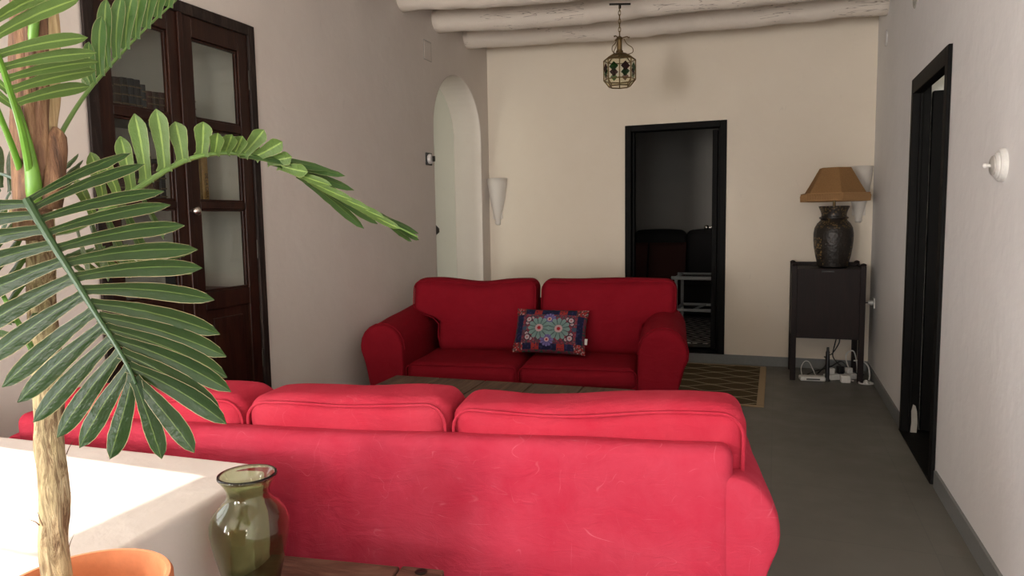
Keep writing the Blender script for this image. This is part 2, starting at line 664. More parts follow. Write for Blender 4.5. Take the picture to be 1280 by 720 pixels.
# ------------------------------------------------------------------ room shell
def wall(name, mat, mapf, a0, a1, z1, th, openings, base_z=0):
    """mapf(a, z, t) -> point; t = depth into the wall. openings: dict(a0,a1,z0,z1[,arch])"""
    b = MB()
    cuts = {a0, a1}
    for o in openings:
        cuts |= {o['a0'], o['a1']}
        if o.get('arch'):
            for k in range(1, 24):
                cuts.add(o['a0']+(o['a1']-o['a0'])*(.5-.5*math.cos(PI*k/24)))
    cuts = sorted(cuts)

    def top(o, a):
        if o.get('arch'):
            c, r = (o['a0']+o['a1'])/2, (o['a1']-o['a0'])/2
            return o['z1']-r+math.sqrt(max(0, r*r-(a-c)**2))
        return o['z1']

    o3 = Vector(mapf(0, 0, 0))
    ea, ez, et = (Vector(mapf(*e))-o3 for e in ((1, 0, 0), (0, 1, 0), (0, 0, 1)))

    def quad(p, q, r, s2, out):
        p, q, r, s2 = Vector(p), Vector(q), Vector(r), Vector(s2)
        if (q-p).cross(r-p).dot(out) < 0:
            p, q, r, s2 = s2, r, q, p
        b.quadpts(p, q, r, s2)
    for u, w in zip(cuts, cuts[1:]):
        mid = (u+w)/2
        ops = sorted([o for o in openings if o['a0'] < mid < o['a1']], key=lambda o: o['z0'])
        lo_u = lo_w = base_z
        for o in ops+[None]:
            hu, hw = (o['z0'], o['z0']) if o else (z1, z1)
            if hu > lo_u+1e-6 or hw > lo_w+1e-6:
                for t in (0, th):
                    quad(mapf(u, lo_u, t), mapf(w, lo_w, t), mapf(w, hw, t), mapf(u, hu, t), et*(1 if t else -1))
            if o:
                tu, tw = top(o, u), top(o, w)
                quad(mapf(u, tu, 0), mapf(w, tw, 0), mapf(w, tw, th), mapf(u, tu, th), -ez)
                if o['z0'] > base_z:
                    quad(mapf(u, o['z0'], 0), mapf(w, o['z0'], 0), mapf(w, o['z0'], th), mapf(u, o['z0'], th), ez)
                lo_u, lo_w = tu, tw
        quad(mapf(u, z1, 0), mapf(w, z1, 0), mapf(w, z1, th), mapf(u, z1, th), ez)
    for o in openings:
        for e in ('a0', 'a1'):
            zt = top(o, o[e])
            quad(mapf(o[e], o['z0'], 0), mapf(o[e], zt, 0), mapf(o[e], zt, th), mapf(o[e], o['z0'], th), ea*(1 if e == 'a0' else -1))
    for e in (a0, a1):
        quad(mapf(e, base_z, 0), mapf(e, z1, 0), mapf(e, z1, th), mapf(e, base_z, th), ea*(1 if e == a1 else -1))
    return struct(b.build(name, mat, smooth=False, weld=.0005))


YB = -5.0      # the wall behind the photographer
CY0, CY1, CZ1 = 2.155, 3.175, 2.357      # cupboard opening
wall('wall_left', MAT['wall'], lambda a, z, t: (XL-t, a, z), YB, D, CZ, .285, [
    dict(a0=-2.6, a1=-1.3, z0=.5, z1=2.3), dict(a0=.45, a1=.855, z0=.9, z1=2.75), dict(a0=.865, a1=1.285, z0=.95, z1=2.185),  # first opening added for fill light, second added so sun reaches the palm trunk
    dict(a0=CY0, a1=CY1, z0=.12, z1=CZ1), dict(a0=5.30, a1=6.30, z0=0, z1=2.575, arch=True)])
wall('wall_right', MAT['wall_right'], lambda a, z, t: (XR+t, a, z), YB, D, CZ, .08, [
    dict(a0=-4.5, a1=-2.8, z0=.6, z1=2.6), dict(a0=3.80, a1=4.73, z0=0, z1=2.075)])  # first opening is unseen, added to admit fill for the left wall
wall('wall_back', MAT['wall_back'], lambda a, z, t: (a, D+t, z), XL-.285, XR+.26, CZ, .30, [
    dict(a0=-1.305, a1=-.415, z0=.083, z1=2.143)])
wall('wall_front', MAT['wall'], lambda a, z, t: (a, YB-t, z), XL-.285, XR+.26, CZ, .30, [
    dict(a0=-2.62, a1=-1.75, z0=.35, z1=1.75), dict(a0=-.55, a1=.45, z0=0, z1=2.25)])
struct(MB().box((XL-.285, YB-.3, -.12), (XR+.26, D+.0, 0)).build('floor', MAT['floor'], smooth=False))
struct(MB().box((XL-.285, YB-.3, CZ), (XR+.26, D+.3, CZ+.15)).build('ceiling', MAT['beam'], smooth=False))

# skirting
zb, tb = .083, .012
b = MB()
b.box((XL, D-tb, 0), (-1.305, D, zb))
b.box((-.415, D-tb, 0), (XR, D, zb))
b.box((-1.305, D-tb, 0), (-.415, D, zb))
struct(b.build('baseboard_back', MAT['skirting'], smooth=False))
b = MB()
for y0, y1 in ((YB, 3.76), (4.75, D-tb)):
    b.box((XR-tb, y0, 0), (XR, y1, zb))
struct(b.build('baseboard_right', MAT['skirting'], smooth=False))
b = MB()
for y0, y1 in ((1.45, CY0-.03), (CY1+.03, 5.28), (6.32, D-tb)):
    b.box((XL, y0, 0), (XL+tb, y1, zb))
struct(b.build('baseboard_left', MAT['skirting'], smooth=False))

# whitewashed logs under the ceiling: (left y, left z, right y, right z, radius left, radius right)


def log(y0, z0, y1, z1, r0, r1, seed):
    b = MB()
    pts, rad = [], []
    n = 40
    for k in range(n+1):
        t = k/n
        x = XL-.02+(XR-XL+.04)*t
        w = noise.noise(Vector((t*2.3, seed, 0)))*.035
        w2 = noise.noise(Vector((t*2.0, seed+5, 3)))*.03
        pts.append((x, y0+(y1-y0)*t+w, z0+(z1-z0)*t+w2-.035*math.sin(PI*t)))
        rad.append((r0+(r1-r0)*t)*(1+.07*noise.noise(Vector((t*5, seed, 9)))))
    b.tube(pts, rad, 20)
    for i, p in enumerate(b.v):
        q = p*3.0
        b.v[i] = p+Vector((0, noise.noise(q*1.7+Vector((seed, 0, 0))), noise.noise(q*2.1+Vector((0, seed, 0)))))*.012+Vector((0, noise.noise(p*14), noise.noise(p*15+Vector((3, 0, 0)))))*.004
    return struct(b.build('ceiling_beam', MAT['beam'], sharp=0))


log(6.02, 2.965, 6.00, 2.875, .105, .105, 1.3)
log(5.42, 2.960, 5.42, 2.875, .095, .100, 4.1)
log(4.82, 2.965, 4.85, 2.880, .095, .100, 7.7)
log(4.20, 2.965, 4.22, 2.885, .10, .10, 11.2)
log(3.55, 2.965, 3.57, 2.885, .10, .10, 15.9)
log(2.9, 2.965, 2.9, 2.885, .10, .10, 17.9)

# rectangular blanking plate outlined on the left wall, round junction-box covers on the right wall
b = MB()
L0, L1, Z0, Z1 = 5.165, 5.29, 2.60, 2.745
b.box((XL-.002, L0, Z0), (XL+.004, L1, Z1))
o = b.build('blanking_plate', MAT['wall'], bevel=.002)
tag(o, 'small square plaster-coloured blanking plate high on left wall above the arch', 'cover plate')
fr = MB()
for a, c in (((L0-.006, Z0-.006), (L1+.006, Z0)), ((L0-.006, Z1), (L1+.006, Z1+.006)), ((L0-.006, Z0), (L0, Z1)), ((L1, Z0), (L1+.006, Z1))):
    fr.box((XL-.001, a[0], a[1]), (XL+.0015, c[0], c[1]))
fr.build('rim', MAT['chipped'], o, smooth=False)
b = MB()
for k in range(25):
    pass
b.lathe([(.058, 0), (.058, .005), (.05, .008), (.001, .008)], 28)
o = b.build('round_junction_cover', MAT['wall_right'], loc=(XR, 6.0, 2.60), rot=(0, -PI/2, 0))
tag(o, 'round plaster-coloured junction cover high on right wall near the corner', 'cover plate')
b = MB()
b.lathe([(.06, 0), (.06, .005), (.05, .008), (.001, .008)], 28)
o = b.build('round_junction_cover', MAT['chipped'], loc=(XR, 4.82, 2.56), rot=(0, -PI/2, 0))
tag(o, 'greyer round junction cover high on right wall above the doorway', 'cover plate')

# ------------------------------------------------------------------ side spaces
# passage behind the arch
X2 = XL-.285
b = MB()
b.quadpts((X2-1.3, 4.2, -.01), (X2, 4.2, -.01), (X2, 7.2, -.01), (X2-1.3, 7.2, -.01))
struct(b.build('floor_passage', MAT['floor'], smooth=False))
b = MB()
b.box((X2-1.4, 4.2, 0), (X2-1.3, 7.2, 3.0))
b.box((X2-1.4, 7.1, 0), (X2, 7.2, 3.0))
b.box((X2-1.4, 4.2, 3.0), (X2, 7.2, 3.1))
b.box((X2-.05, 6.8, 0), (X2, 7.2, 3.0))
struct(b.build('wall_passage', MAT['alcove'], smooth=False))
# room behind the back door
bx0, bx1, by0, by1 = -3.6, 1.2, D+.30, 9.75
struct(MB().box((bx0, D, -.05), (bx1, by1, .083)).build('floor_far_room', MAT['floor'], smooth=False))
b = MB()
b.box((bx0, by1, .083), (bx1, by1+.1, 3.0))
b.box((bx0-.1, by0, .083), (bx0, by1, 3.0))
b.box((bx1, by0, .083), (bx1+.1, by1, 3.0))
b.box((bx0, by0, 3.0), (bx1, by1, 3.1))
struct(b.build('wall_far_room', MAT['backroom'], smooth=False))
# lobby behind the right door
b = MB()
b.box((XR+.26, 2.9, -.02), (2.4, 6.0, 0))
struct(b.build('floor_lobby', MAT['floor'], smooth=False))
b = MB()
b.box((XR+.08, 4.735, 0), (2.4, 4.85, 3.0))
b.box((2.4, 2.8, 0), (2.5, 4.85, 3.0))
b.box((XR+.08, 2.8, 0), (2.4, 2.9, 3.0))
b.box((XR+.08, 2.8, 3.0), (2.5, 4.85, 3.1))
struct(b.build('wall_lobby', MAT['alcove'], smooth=False))

# ------------------------------------------------------------------ doors


def wobbly(b, amp, fr=9):
    for i, p in enumerate(b.v):
        q = Vector(p)*fr
        b.v[i] = p+Vector((noise.noise(q), noise.noise(q+Vector((7, 0, 0))), noise.noise(q+Vector((0, 9, 0)))))*amp
    return b


# back door: black frame, leaf folded back into the far room
d1 = thing('door_1', None, None, (-.86, D, .083))
struct(d1)
b = MB()
hw, ht, fwid = .445, 2.06, .055
for x0, x1, z0, z1 in ((-hw, -hw+fwid, 0, ht), (hw-fwid, hw, 0, ht), (-hw+fwid, hw-fwid, ht-fwid, ht)):
    b.box((x0, -.015, z0), (x1, .12, z1))
for x0, x1 in ((-hw+fwid, -hw+fwid+.02), (hw-fwid-.02, hw-fwid)):
    b.box((x0, .05, 0), (x1, .12, ht-fwid))
b.build('door_frame', MAT['black_wood'], d1, bevel=.004, smooth=True)
MB().box((-hw, -.02, -.0), (hw, .12, .012)).build('threshold', MAT['black_wood'], d1, bevel=.003)
lf = MB().box((hw-fwid-.075, .125, .015), (hw-fwid-.03, .86, ht-fwid-.01)).build('door_leaf', MAT['black_wood'], d1, bevel=.004)
b = MB()
b.tube([(hw-fwid-.075, .19, 1.13), (hw-fwid-.115, .19, 1.13)], .008, 10)
b.sphere((hw-fwid-.125, .19, 1.13), .022)
b.build('knob', MAT['steel'], lf)

# right door: black frame in the right wall, panelled leaf folded into the lobby
d2 = thing('door_2', None, None, (XR, 4.265, 0))
struct(d2)
b = MB()
y0, y1, zt = -.465, .465, 2.075
b.box((-.018, y0-.0, 0), (.075, y0+.06, zt))
b.box((-.018, y1-.055, 0), (.075, y1, zt))
b.box((-.018, y0+.06, zt-.085), (.035, y1-.055, zt))
b.box((.02, y1-.075, 0), (.035, y1-.055, zt-.085))
wobbly(b, .002)
b.build('door_frame', MAT['black_wood'], d2, bevel=.004)
MB().box((-.02, y0, 0), (.3, y1, .012)).build('threshold', MAT['black_wood'], d2, bevel=.003)
b = MB()
b.box((.085, y1-.055, .02), (.62, y1-.012, 2.0))
for z0, z1 in ((.15, .75), (.85, 1.35), (1.45, 1.9)):
    for q in (.15, .38):
        b.box((q, y1-.067, z0), (q+.17, y1-.055, z1))
b.build('door_leaf', MAT['black_wood'], d2, bevel=.006)
b = MB()
pts = [(.012, .0), (.045, .0), (.048, .06), (.043, .13), (.035, .16), (.022, .17), (.014, .13), (.016, .06)]
b.prism(pts, lambda a, z: (.018+a, y1-.0785, z+.013), lambda a, z: (.018+a, y1-.0745, z+.013))
b.build('bare_patch', MAT['chipped'], d2, smooth=False)['label'] = 'pale patch of bare plaster where black paint has flaked'

# ------------------------------------------------------------------ cupboard in the left wall
# alcove
b = MB()
A0, A1, AX = CY0-.01, CY1+.01, XL-.42
b.quadpts((AX, A0, .12), (AX, A1, .12), (AX, A1, CZ1), (AX, A0, CZ1))
b.quadpts((XL-.1, A1-.012, .12), (AX, A1-.012, .12), (AX, A1-.012, CZ1), (XL-.1, A1-.012, CZ1))
b.quadpts((XL-.1, A0+.012, .12), (AX, A0+.012, .12), (AX, A0+.012, CZ1), (XL-.1, A0+.012, CZ1))
b.quadpts((XL-.1, A0, CZ1-.002), (AX, A0, CZ1-.002), (AX, A1, CZ1-.002), (XL-.1, A1, CZ1-.002))
b.quadpts((XL-.1, A0, .122), (AX, A0, .122), (AX, A1, .122), (XL-.1, A1, .122))
struct(b.build('wall_alcove', MAT['alcove'], smooth=False))

cup = thing('built_in_cupboard', 'dark wood glazed double cupboard set into the left wall with books behind its panes', 'cupboard', (XL, CY0, .12))
W, HT = CY1-CY0, CZ1-.12      # local: y across, z up, x out of the wall
b = MB()
for y0, y1, z0, z1 in ((0, .05, 0, HT), (W-.05, W, 0, HT), (.05, W-.05, HT-.055, HT), (.05, W-.05, 0, .05)):
    b.box((-.09, y0, z0), (.012, y1, z1))
wobbly(b, .003, 14)
b.build('frame', MAT['cup_edge'], cup, bevel=.004)
for z in (.825, 1.282, 1.682):
    MB().box((-.40, .02, z-.012), (-.085, W-.02, z+.012)).build('shelf', MAT['cup_wood'], cup, bevel=.002)
mid = W/2
rails = [(.87, .975), (1.284, 1.284), (1.653, 1.653), (2.09, 2.182)]


def leafdoor(y0, y1, knob_y):
    b = MB()
    st = .072
    X0, X1 = -.035, .0
    zs = [.05, HT-.055]
    b.box((X0, y0, zs[0]), (X1, y0+st, zs[1]))
    b.box((X0, y1-st, zs[0]), (X1, y1, zs[1]))
    # pane openings in z (local, wall z minus .12)
    op = [(.848, 1.282), (1.300-.014, 1.657), (1.695, 2.087)]
    op = [(.850, 1.265), (1.300, 1.660), (1.700, 2.085)]
    edges = [zs[0]]+[q for o_ in op for q in o_]+[zs[1]]
    b.box((X0, y0+st, .76), (X1, y1-st, op[0][0]))
    b.box((X0, y0+st, .05), (X1, y1-st, .16))
    for k in (0, 1):
        b.box((X0, y0+st, op[k][1]), (X1, y1-st, op[k+1][0]))
    b.box((X0, y0+st, op[2][1]), (X1, y1-st, zs[1]))
    # raised panel
    b.box((X0+.004, y0+st, .16), (X0+.018, y1-st, .76))
    b.box((X0+.01, y0+st+.05, .21), (X0+.03, y1-st-.05, .71))
    # beads round the panes
    for z0, z1 in op:
        for q in ((y0+st, y0+st+.012, z0, z1), (y1-st-.012, y1-st, z0, z1), (y0+st, y1-st, z0, z0+.012), (y0+st, y1-st, z1-.012, z1)):
            b.box((X0+.006, q[0], q[2]), (X1-.01, q[1], q[3]))
    d = b.build('door', MAT['cup_wood'], cup, bevel=.0035)
    for z0, z1 in op:
        MB().box((X0+.012, y0+st, z0), (X0+.015, y1-st, z1)).build('pane', MAT['pane'], d, smooth=False)
    return d


dl = leafdoor(.052, mid-.002, None)
dr = leafdoor(mid+.002, W-.052, None)
b = MB()
b.box((0, mid-.018, .05), (.012, mid+.012, HT-.055))
b.build('meeting_strip', MAT['cup_wood'], dr, bevel=.004)
b = MB()
b.tube([(.0, mid-.008, 1.252), (.04, mid-.008, 1.252)], .008, 10)
b.sphere((.050, mid-.008, 1.252), .022, 14)
kn = b.build('knob', MAT['steel'], dr)
kn['label'] = 'round polished metal knob'
for z in (.45, 1.05, 1.95):
    MB().tube([(.004, W-.05, z-.05), (.004, W-.05, z+.05)], .007, 8).build('hinge', MAT['iron'], dr)

# books


def book(label, y, z, th, h, dep, mat, group, x=-2.86, lean=0, bands=True, bandmat=None):
    t = thing('book', label, 'book', (x, y, z), 0, group)
    t.rotation_euler = (lean, 0, 0)
    b = MB()
    b.box((-dep, 0, 0), (0, .003, h))
    b.box((-dep, th-.003, 0), (0, th, h))
    # rounded spine
    prof = [(0, 0), (.006, th*.2), (.008, th*.5), (.006, th*.8), (0, th)]
    b.prism([(p[0], p[1]) for p in prof]+[(-.004, th), (-.004, 0)], lambda a, c: (a, c, 0), lambda a, c: (a, c, h))
    if bands:
        b.cur = 1
        for q in (.14, .32, .55, .78):
            b.box((.004, .002, h*q), (.0095, th-.002, h*q+.006))
    b.build('cover', [mat, bandmat or MAT['gilt']], t, smooth=False)
    MB().box((-dep+.004, .003, .003), (-.004, th-.003, h-.003)).build('pages', MAT['paper'], t, smooth=False)
    return t


shelf_z = [.825+.1325, 1.282+.1325, 1.682+.1325]
rnd = random.Random(3)
y = 2.23
tops = [(.034, .185, 3), (.036, .165, 0), (.04, .175, 1), (.038, .18, 0), (.034, .182, 3), (.03, .182, 0), (.026, .165, 3), (.036, .14, 2), (.034, .142, 1), (.036, .145, 2), (.036, .148, 1), (.038, .15, 0), (.034, .143, 1), (.036, .15, 2), (.034, .165, 3)]
where = ['first', 'second', 'third', 'fourth', 'fifth', 'sixth', 'seventh', 'eighth', 'ninth', 'tenth', 'eleventh', 'twelfth', 'thirteenth', 'fourteenth', 'fifteenth']
colw = ['black', 'umber', 'oxblood', 'slate-blue', 'russet']
y = 2.385
for k, (th, h, ci) in enumerate(tops):
    book('old %s ribbed-spine book, %s from the left on the top cupboard shelf' % (colw[ci], where[k]), y, shelf_z[2], th, h, .14, BOOKC[ci], 'old bound books on the top shelf')
    y += th+.003
y = 2.28
for k in range(12):
    ci = (2, 4, 2, 1, 4, 2, 4, 1, 2, 4, 2, 0)[k]
    th, h = rnd.uniform(.028, .04), rnd.uniform(.19, .24)
    book('%s bound book, %s from the left on the middle cupboard shelf' % (colw[ci], where[k]), y, shelf_z[1], th, h, .15, BOOKC[ci], 'reddish books on the middle shelf')
    y += th+.003
yb = book('tall ochre book with dark spine lettering, at right end of the middle shelf', 2.968, shelf_z[1], .046, .30, .16, MAT['ochre'], None, bands=False, lean=0)


def text(name, s, size, mat, parent, loc, rot, ext=.0006, align='CENTER'):
    cu = bpy.data.curves.new(name, 'FONT')
    cu.body = s
    cu.size = size
    cu.extrude = ext
    cu.align_x = align
    cu.align_y = 'CENTER'
    cu.materials.append(mat)
    tmp = bpy.data.objects.new(name, cu)
    COL.objects.link(tmp)
    me = bpy.data.meshes.new_from_object(tmp.evaluated_get(bpy.context.evaluated_depsgraph_get()))
    bpy.data.objects.remove(tmp)
    o = bpy.data.objects.new(name, me)
    COL.objects.link(o)
    if not me.materials:
        me.materials.append(mat)
    o.parent = parent
    o.location = loc
    o.rotation_euler = rot
    return o


sp = text('spine_lettering', 'DE LA CASA', .024, MAT['ink'], yb, (.0095, .023, .10), (0, 0, 0))
# reads up the spine: text x -> +z, text y -> -y(world) ; normal +x
sp.rotation_euler = Matrix(((0, 0, 1), (0+0, -1*-1, 0), (1, 0, 0))).to_euler()
mm = Matrix(((0, 0, 1), (0, -1, 0), (1, 0, 0)))
mm = Matrix(((0.0, 0.0, 1.0), (0.0, 1.0, 0.0), (-1.0, 0.0, 0.0)))     # reads downwards
sp.rotation_euler = mm.to_euler()
book('slim slate-blue book standing behind the lowest right pane of the cupboard', 2.83, shelf_z[0], .04, .15, .15, BOOKC[3], None)

# ------------------------------------------------------------------ low whitewashed parapet block
PZ = .70
pl = [(-1.182, 1.400), (-1.130, .78), (-1.075, .10), (XL, .10), (XL, 1.335)]
b = MB()
b.prism(pl, lambda x, y: (x, y, 0), lambda x, y: (x, y, PZ))
o = b.build('wall_parapet', MAT['parapet'], bevel=.012)
struct(o)

# ------------------------------------------------------------------ sofas


def rbox(b, x0, x1, y0, y1, z0, z1, r, n=14, bulge=(0, 0, 0), deform=None, amp=.004, seed=0, fr=4):
    """rounded, slightly puffed box; n cuts per side."""
    c = Vector(((x0+x1)/2, (y0+y1)/2, (z0+z1)/2))
    h = Vector(((x1-x0)/2, (y1-y0)/2, (z1-z0)/2))
    idx = {}

    def key(p):
        return tuple(round(q, 5) for q in p)

    def mk(p):
        k = key(p)
        if k in idx:
            return idx[k]
        # p in [-1,1]^3 on the cube; warp samples towards edges
        q = Vector([math.copysign(1-(1-abs(t))**1.35, t) if False else t for t in p])
        s = Vector((q.x*h.x, q.y*h.y, q.z*h.z))
        inner = Vector([max(-h[i]+r, min(h[i]-r, s[i])) for i in range(3)])
        d = s-inner
        if d.length > 1e-9:
            # project cube corner region on the sphere
            m = max(abs(d.x), abs(d.y), abs(d.z))
            s = inner+d.normalized()*m if m > 0 else s
        w = [1-abs(t)**2.2 for t in p]
        s.x += bulge[0]*p[0]*w[1]*w[2]
        s.y += bulge[1]*p[1]*w[0]*w[2]
        s.z += bulge[2]*p[2]*w[0]*w[1]
        s += c
        if deform:
            s = deform(s)
        if amp:
            g = s*fr+Vector((seed*3.1, seed*1.7, seed))
            s = s+Vector((noise.noise(g), noise.noise(g+Vector((5, 0, 0))), noise.noise(g+Vector((0, 5, 0)))))*amp
        b.v.append(s)
        idx[k] = len(b.v)-1
        return idx[k]
    # non-uniform samples: more near the rounded rims

    def samples(half):
        e = min(.9, r/half)
        a = [-1+e*(1-math.cos(PI/2*k/4))*1.0 for k in range(5)]
        a = [-1+e*k/4 for k in range(5)]
        m = [-1+e+(2-2*e)*k/n for k in range(1, n)]
        return a+m+[1-e*k/4 for k in range(4, -1, -1)]
    sx, sy, sz = samples(h.x), samples(h.y), samples(h.z)
    for s_, (A, B_), f in ((1, (sx, sy), lambda a, q, s: (a, q, s)), (1, (sy, sz), lambda a, q, s: (s, a, q)), (1, (sz, sx), lambda a, q, s: (q, s, a))):
        for sg in (-1, 1):
            for i in range(len(A)-1):
                for j in range(len(B_)-1):
                    q = [mk(f(A[i], B_[j], sg)), mk(f(A[i+1], B_[j], sg)), mk(f(A[i+1], B_[j+1], sg)), mk(f(A[i], B_[j+1], sg))]
                    b.face(*(q if sg > 0 else q[::-1]))
    return b


def arm_profile(side, inner, w, top, zmid, n=12):
    """closed outline (x,z), side=+1 arm on +x. Rolled over outwards."""
    r = w/2
    P = [(0, .07), (0, .2), (0, .35), (0, zmid-.02)]
    for k in range(n+1):
        a = PI-(PI+.62)*k/n
        P.append((r+r*math.cos(a), zmid+(top-zmid)*math.sin(a) if math.sin(a) > 0 else zmid+r*math.sin(a)))
    P += [(w-.055, zmid-.20), (w-.072, zmid-.30), (w-.075, .07)]
    return [(inner+side*x, z) for x, z in P]


def arm(parent, name, side, inner, w, top, zmid, y0, y1, mat, slope=0.0, seed=0, rearw=None, pipe_front=True):
    prof = arm_profile(side, inner, w, top, zmid)
    cx = sum(p[0] for p in prof)/len(prof)
    cz = sum(p[1] for p in prof)/len(prof)
    b = MB()
    ys = [(y0, .90), (y0+.005, .955), (y0+.018, .985), (y0+.04, 1)]+[(y0+.04+(y1-y0-.08)*k/10, 1) for k in range(1, 10)]+[(y1-.04, 1), (y1-.018, .985), (y1-.005, .955), (y1, .90)]
    m = len(prof)
    for yy, s in ys:
        for x, z in prof:
            q = Vector((cx+(x-cx)*s, yy, max(.07, cz+(z-cz)*s)))
            q.z += slope*(yy-y0)/(y1-y0)*max(0, (q.z-.2)/.4)
            g = q*4.5+Vector((seed, 0, seed))
            q += Vector((noise.noise(g), 0, noise.noise(g+Vector((4, 4, 0)))))*.007
            b.v.append(q)
    for k in range(len(ys)-1):
        for j in range(m):
            q = (k*m+j, k*m+(j+1) % m, (k+1)*m+(j+1) % m, (k+1)*m+j)
            b.face(*(q if side < 0 else q[::-1]))
    e = len(ys)-1
    b.face(*(range(m) if side > 0 else range(m-1, -1, -1)))
    b.face(*([e*m+j for j in (range(m-1, -1, -1) if side > 0 else range(m))]))
    o = b.build(name, mat, parent, sub=1)
    if pipe_front:
        pb = MB()
        kk = 3 if pipe_front == 'min' else len(ys)-4
        pb.tube([b.v[kk*m+j] for j in range(3, m-2)], .0045, 6)
        pb.build('piping', mat, o)
    return o


def piping_rect(parent, mat, x0, x1, z0, z1, y, r=.05, rad=.005, deform=None):
    pts = []
    for cx, cz, a0 in ((x1-r, z1-r, 0), (x0+r, z1-r, PI/2), (x0+r, z0+r, PI), (x1-r, z0+r, 1.5*PI)):
        for k in range(6):
            a = a0+PI/2*k/5
            pts.append(Vector((cx+r*math.cos(a), y, cz+r*math.sin(a))))
    out = []
    for i in range(len(pts)):
        p, q = pts[i], pts[(i+1) % len(pts)]
        m = max(1, int((q-p).length/.04))
        for k in range(m):
            out.append(p.lerp(q, k/m))
    if deform:
        out = [deform(p) for p in out]
    b = MB()
    b.tube(out, rad, 6, closed=True)
    return b.build('piping', mat, parent)


# --- near sofa: three seats, its back towards the photographer
A1_ = math.atan2(.274, 2.011)
s1 = thing('three_seat_sofa', 'large faded red three-seat sofa with its back to the photographer, beside the whitewashed parapet', 'sofa', (-1.10, 1.545, 0), A1_)
HB = 1.03      # half width of the back
BT = .752      # height of the back
SM = MAT['red_fade']


def back_deform(p):
    q = Vector(p)
    q.z += -.010*math.sin((q.x+1)*2.2)*max(0, (q.z-.3)/.45)
    return q


b = MB()
rbox(b, -HB, HB, 0, .085, .08, BT, .032, 18, (0, .008, 0), back_deform, .005, 2, 3)
bk = b.build('back_rest', SM, s1, sharp=0)
for side in (-1, 1):
    arm(s1, 'arm', side, side*(HB-.145), .255, .70, .555, .0, .90, SM, -.045, side*2.3, pipe_front='max')
b = MB()
rbox(b, -HB+.10, HB-.10, .12, .86, .08, .30, .03, 10, amp=.003, seed=4)
b.build('seat_base', SM, s1, sharp=0)
sw = (2*HB-.29)/3
for k in range(3):
    x0 = -HB+.145+sw*k
    b = MB()
    rbox(b, x0+.003, x0+sw-.003, .20, .89, .295, .45, .045, 10, (0, .01, .02), None, .004, k+8)
    o = b.build('seat_cushion', MAT['red_top'], s1, sharp=0)
    piping_rect(o, MAT['red_top'], x0+.006, x0+sw-.006, .30, .446, .885, .03)
# back cushions: (x0,x1, z top, lean, seed)
for k, (x0, x1, zt, sd) in enumerate(((-.965, -.302, .810, 3.0), (-.300, .305, .828, 5.5), (.312, 1.062, .834, 9.1))):
    def cd_(p, x0=x0, x1=x1, sd=sd):
        q = Vector(p)
        t = (q.x-x0)/(x1-x0)
        up_ = max(0, (q.z-.5)/.4)
        q.z += up_*(-.016*math.exp(-((t-.45)/.24)**2)+.006*math.sin(t*7+sd)+.024*(t-.5))
        q.y += .10*(.83-q.z)
        return q
    b = MB()
    rbox(b, x0, x1, .052, .262, .44, zt, .050, 16, (.0, .012, .012), cd_, .008, sd, 6)
    o = b.build('back_cushion', MAT['red_top'], s1, sharp=0)
    for yy in (.060, .254):
        piping_rect(o, MAT['red_top'], x0+.008, x1-.008, .455, zt-.014, yy, .055, .0045, cd_)
for sx in (-1, 1):
    for yy in (.08, .82):
        MB().lathe([(.022, 0), (.03, .09)], 16, (sx*(HB-.06), yy, 0)).build('leg', MAT['stand_wood'], s1)

# --- far sofa: two seats, facing the photographer
A2_ = math.radians(8)
s2 = thing('two_seat_sofa', 'red two-seat sofa with rolled arms facing the photographer across the plank coffee table', 'sofa', (-1.487, 4.025, 0), A2_)
SM2 = MAT['red']
WI = .735       # inner half width
for side in (-1, 1):
    arm(s2, 'arm', side, side*(WI-.0), .30, .655, .51, -.02, .78, SM2, .05, side*1.9+4, pipe_front='min')
b = MB()
rbox(b, -WI-.05, WI+.05, .02, .88, .07, .30, .03, 10, amp=.002, seed=3)
b.build('seat_base', SM2, s2, sharp=0)
b = MB()
rbox(b, -WI-.15, WI+.15, .75, .91, .08, .74, .05, 12, amp=.004, seed=6)
b.build('back_rest', SM2, s2, sharp=0)
for k in (0, 1):
    x0 = -WI+.004+k*WI
    b = MB()
    rbox(b, x0, x0+WI-.004, 0.0, .72, .27, .405, .055, 12, (0, .012, .012), None, .004, k+18)
    o = b.build('seat_cushion', SM2, s2, sharp=0)
    piping_rect(o, SM2, x0+.004, x0+WI-.008, .278, .395, .010, .035, .004)
for k, (sgn, x0, x1, sd) in enumerate(((-1, -.925, -.012, 2.2), (1, .012, .935, 6.1))):
    def cd2(p, sgn=sgn, sd=sd):
        q = Vector(p)
        # narrow below the arm, wide above it
        t = max(0, min(1, (q.z-.60)/.09))
        t = t*t*(3-2*t)
        lim = WI-.01+(.935-WI)*t
        a = abs(q.x)
        q.x = sgn*(.012+(a-.012)*(lim-.012)/(.935-.012)) if q.x*sgn > 0 else q.x
        u = (a-.012)/.92
        upz = max(0, (q.z-.6)/.3)
        q.z += upz*((-.028*math.exp(-((u-.45)/.22)**2)) if sgn < 0 else -.010*math.exp(-((u-.35)/.3)**2))
        q.y += .22*(q.z-.44)
        q.x += .045
        return q
    b = MB()
    rbox(b, x0, x1, .46, .66, .395, .895, .065, 18, (.0, .035, .012), cd2, .005, sd, 5)
    o = b.build('back_cushion', SM2, s2, sharp=0)
    piping_rect(o, SM2, x0+.01, x1-.01, .45, .885, .470, .055, .0042, cd2)
for sx in (-1, 1):
    for yy in (.06, .84):
        MB().lathe([(.022, 0), (.03, .08)], 16, (sx*(WI+.02), yy, 0)).build('leg', MAT['stand_wood'], s2)

# patterned cushion
pc = thing('patterned_cushion', 'small rectangular floral cushion with navy border on the far red sofa', 'cushion')
CW, CHH = .49, .315


